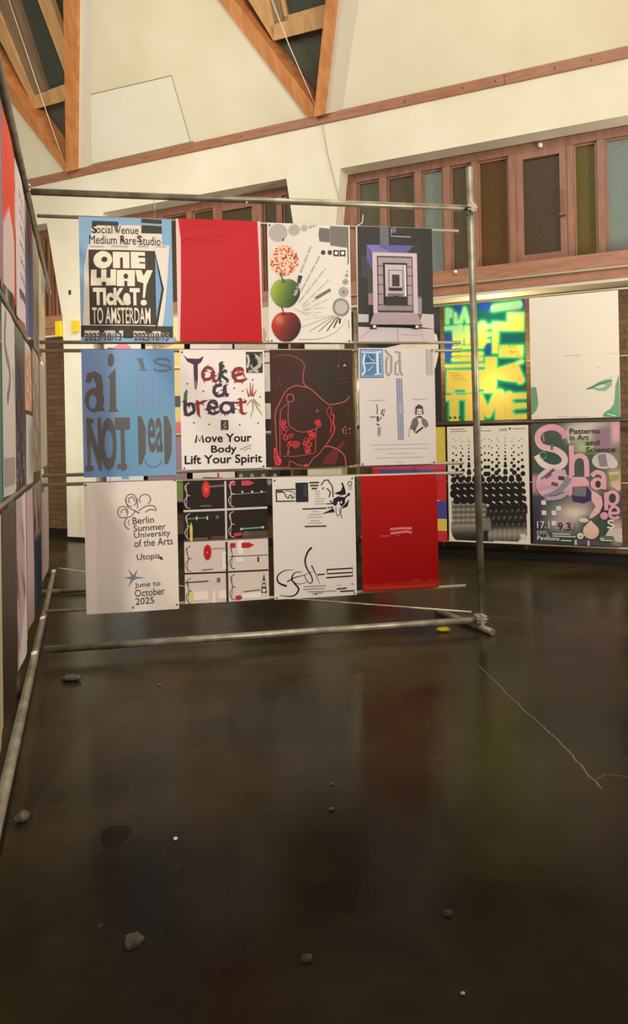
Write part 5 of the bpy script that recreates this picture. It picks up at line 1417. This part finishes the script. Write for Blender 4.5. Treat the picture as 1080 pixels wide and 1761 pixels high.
def brown(u, v): return mix((92, 76, 64), (66, 52, 44), sm(0.2, .9, v)+0.2*noise2(u, v, 9, 4))
def maroon(u, v):
    c = mix((196, 168, 166), (146, 86, 96), sm(-0.1, 0.2, noise2(u, v, 10, 9))*sm(0.12, 0.3, v)*sm(0.92, 0.72, v)); return mix(c, (232, 220, 208), sm(0.42, 0.55, u + 0.4*sm(.6, .95, v)))
def pinkpale(u, v): return mix((206, 176, 176), (178, 140, 132), sm(0.6, 1.0, v))
def jeans(u, v):
    c = mix((204, 186, 180), (60, 84, 116), sm(0.40, 0.46, v)); return mix(c, (130, 60, 62), np.exp(-((v-0.3)/0.09)**2)*sm(-.2, .2, np.sin(u*20)))
def skin(u, v):
    c = mix((214, 186, 184), (196, 186, 180), u); return mix(c, (150, 160, 156), sm(0.1, .3, noise2(u, v, 14, 12))*sm(.5, .7, u))
raking(-2.36, 1.10, 0.60, 0.84, lambda u, v: mix((228, 222, 176), (222, 210, 168), v), 'pale yellow poster cut by the left edge in the lowest row')
raking(-1.74, 1.10, 0.64, 0.84, brown, 'dark brown poster in the lowest left row')
raking(-1.08, 1.105, 0.62, 0.84, maroon, 'white poster with a maroon figure hanging over the left floor tube')
raking(-0.42, 1.10, 0.60, 0.80, pinkpale, 'dusty pink poster in the lowest row before the frame corner')
raking(0.25, 1.10, 0.75, 0.84, jeans, 'poster with blue denim picture past the frame corner in the lowest row')
raking(1.08, 1.10, 1.2, 0.80, skin, 'pale pink poster with faint figures at the far end of the lowest left row')

# ------------------------------------------------------------------ small things on the wall and the floor
def wallbox(a0, a1, z0, z1, lab):
    t = MB().box(W, a0, a1, z0, z1, -0.05, -0.004)
    tag(t.build('yellow_box', M['yellow'], base=W.w((a0+a1)/2, z0, -0.03), rz=WR, bevel=0.008), lab, 'box')
wallbox(-7.36, -7.255, 2.86, 3.08, 'small yellow box at the edge of the pier left of the posters')
wallbox(-7.06, -6.95, 2.90, 3.06, 'small yellow box half hidden behind the blue travel poster')
tag(MB().box(W, -7.125, -7.095, 3.44, 3.50, -0.02, -0.001).build('wall_hook', M['darkmetal'], base=W.w(-7.11, 3.44), rz=WR), 'tiny dark hook on the cream pier left of the posters', 'hook')
tag(MB().ball(W.w(-1.66, 3.14, -0.03), 0.022).box(W, -1.67, -1.65, 3.12, 3.16, -0.03, -0.014).build('white_knob', M['white'], base=W.w(-1.66, 3.12, -0.02), rz=WR), 'small round white knob on the sill board right of the tall post', 'knob')
# pull cord along the right edge of a skylight, and wire down the wall
cord('pull_cord', [CE.w(-3.22, 0.05, -0.06), CE.w(-3.40, 0.8, -0.06), CE.w(-3.62, 2.0, -0.06)], 0.006, 'long white pull cord slanting across the middle skylight')
cord('pull_cord', [CE.w(-7.06, 0.12, -0.06), CE.w(-7.04, 0.8, -0.06), CE.w(-6.97, 2.4, -0.06)], 0.006, 'long white pull cord slanting across the left skylight')
cord('thin_wire', [W.w(-3.20, 5.05, -0.035), W.w(-3.15, 4.7, -0.01), W.w(-3.0, 4.1, -0.01), W.w(-2.93, 3.6, -0.01), W.w(-2.9, 3.2, -0.01)], 0.0035, 'thin grey wire hanging down the plaster pier under the middle skylight', 'wire', m='wire')

def lump(x, y, r, sc, m, lab, name, seed):
    rg = random.Random(seed)
    o = MB().ball((x, y, r*sc[2]*0.95), r, sc, 12, 0.12, rg).build(name, M[m], base=(x, y, 0))
    tag(o, lab, 'debris')
lump(-1.436, 4.212, 0.06, (1, 0.6, 0.32), 'stone', 'flat grey stone on the floor in front of the off-white poster', 'stone', 1)
lump(-1.095, 2.66, 0.026, (1, 1.0, 0.8), 'stone', 'small grey pebble near the left edge of the floor', 'pebble', 2)
lump(-0.508, 2.521, 0.008, (1, 1, 0.6), 'white', 'tiny bright white crumb on the dark floor', 'crumb', 3)
lump(0.042, 2.894, 0.008, (1, 0.8, 0.5), 'scrap', 'tiny pale crumb on the middle of the floor, the farther of two', 'crumb', 4)
lump(0.036, 2.70, 0.011, (1, 0.8, 0.5), 'scrap', 'tiny pale crumb on the middle of the floor, the nearer of two', 'crumb', 5)
lump(0.341, 1.80, 0.006, (1, 0.8, 0.6), 'white', 'tiny white crumb at the very front of the floor', 'crumb', 6)
lump(-0.90, 4.1, 0.010, (1, 0.8, 0.5), 'scrap', 'tiny pale crumb on the floor below the panel poster', 'crumb', 7)
lump(0.88, 5.10, 0.045, (1.1, 0.5, 0.4), 'yellow', 'yellow plastic scrap on the floor under the bottom tube near the right post', 'plastic_scrap', 8)
def scrap(x, y, w, d, seed, lab):
    rg = random.Random(seed); mb = MB(); n = 14
    top = [Vector((x + w*math.cos(2*math.pi*k/n)*rg.uniform(0.5, 1.1), y + d*math.sin(2*math.pi*k/n)*rg.uniform(0.5, 1.1), rg.uniform(0.004, 0.012))) for k in range(n)]
    mb.v = top + [Vector((x, y, 0.016))] + [Vector((v.x, v.y, 0.0)) for v in top]
    for k in range(n):
        l = (k+1) % n
        mb.f += [[k, l, n], [k, n+1+k, n+1+l, l]]; mb.smooth += [False, False]
    mb.f.append([n+1+k for k in reversed(range(n))]); mb.smooth.append(False)
    tag(mb.build('paper_scrap', M['scrap'], base=(x, y, 0)), lab, 'debris')
scrap(-0.527, 2.012, 0.036, 0.032, 3, 'crumpled grey paper scrap on the floor front left')
scrap(-0.05, 1.93, 0.018, 0.012, 5, 'thin curled grey scrap on the floor front middle')
scrap(0.36, 2.10, 0.014, 0.012, 6, 'small dull grey scrap on the floor front right')
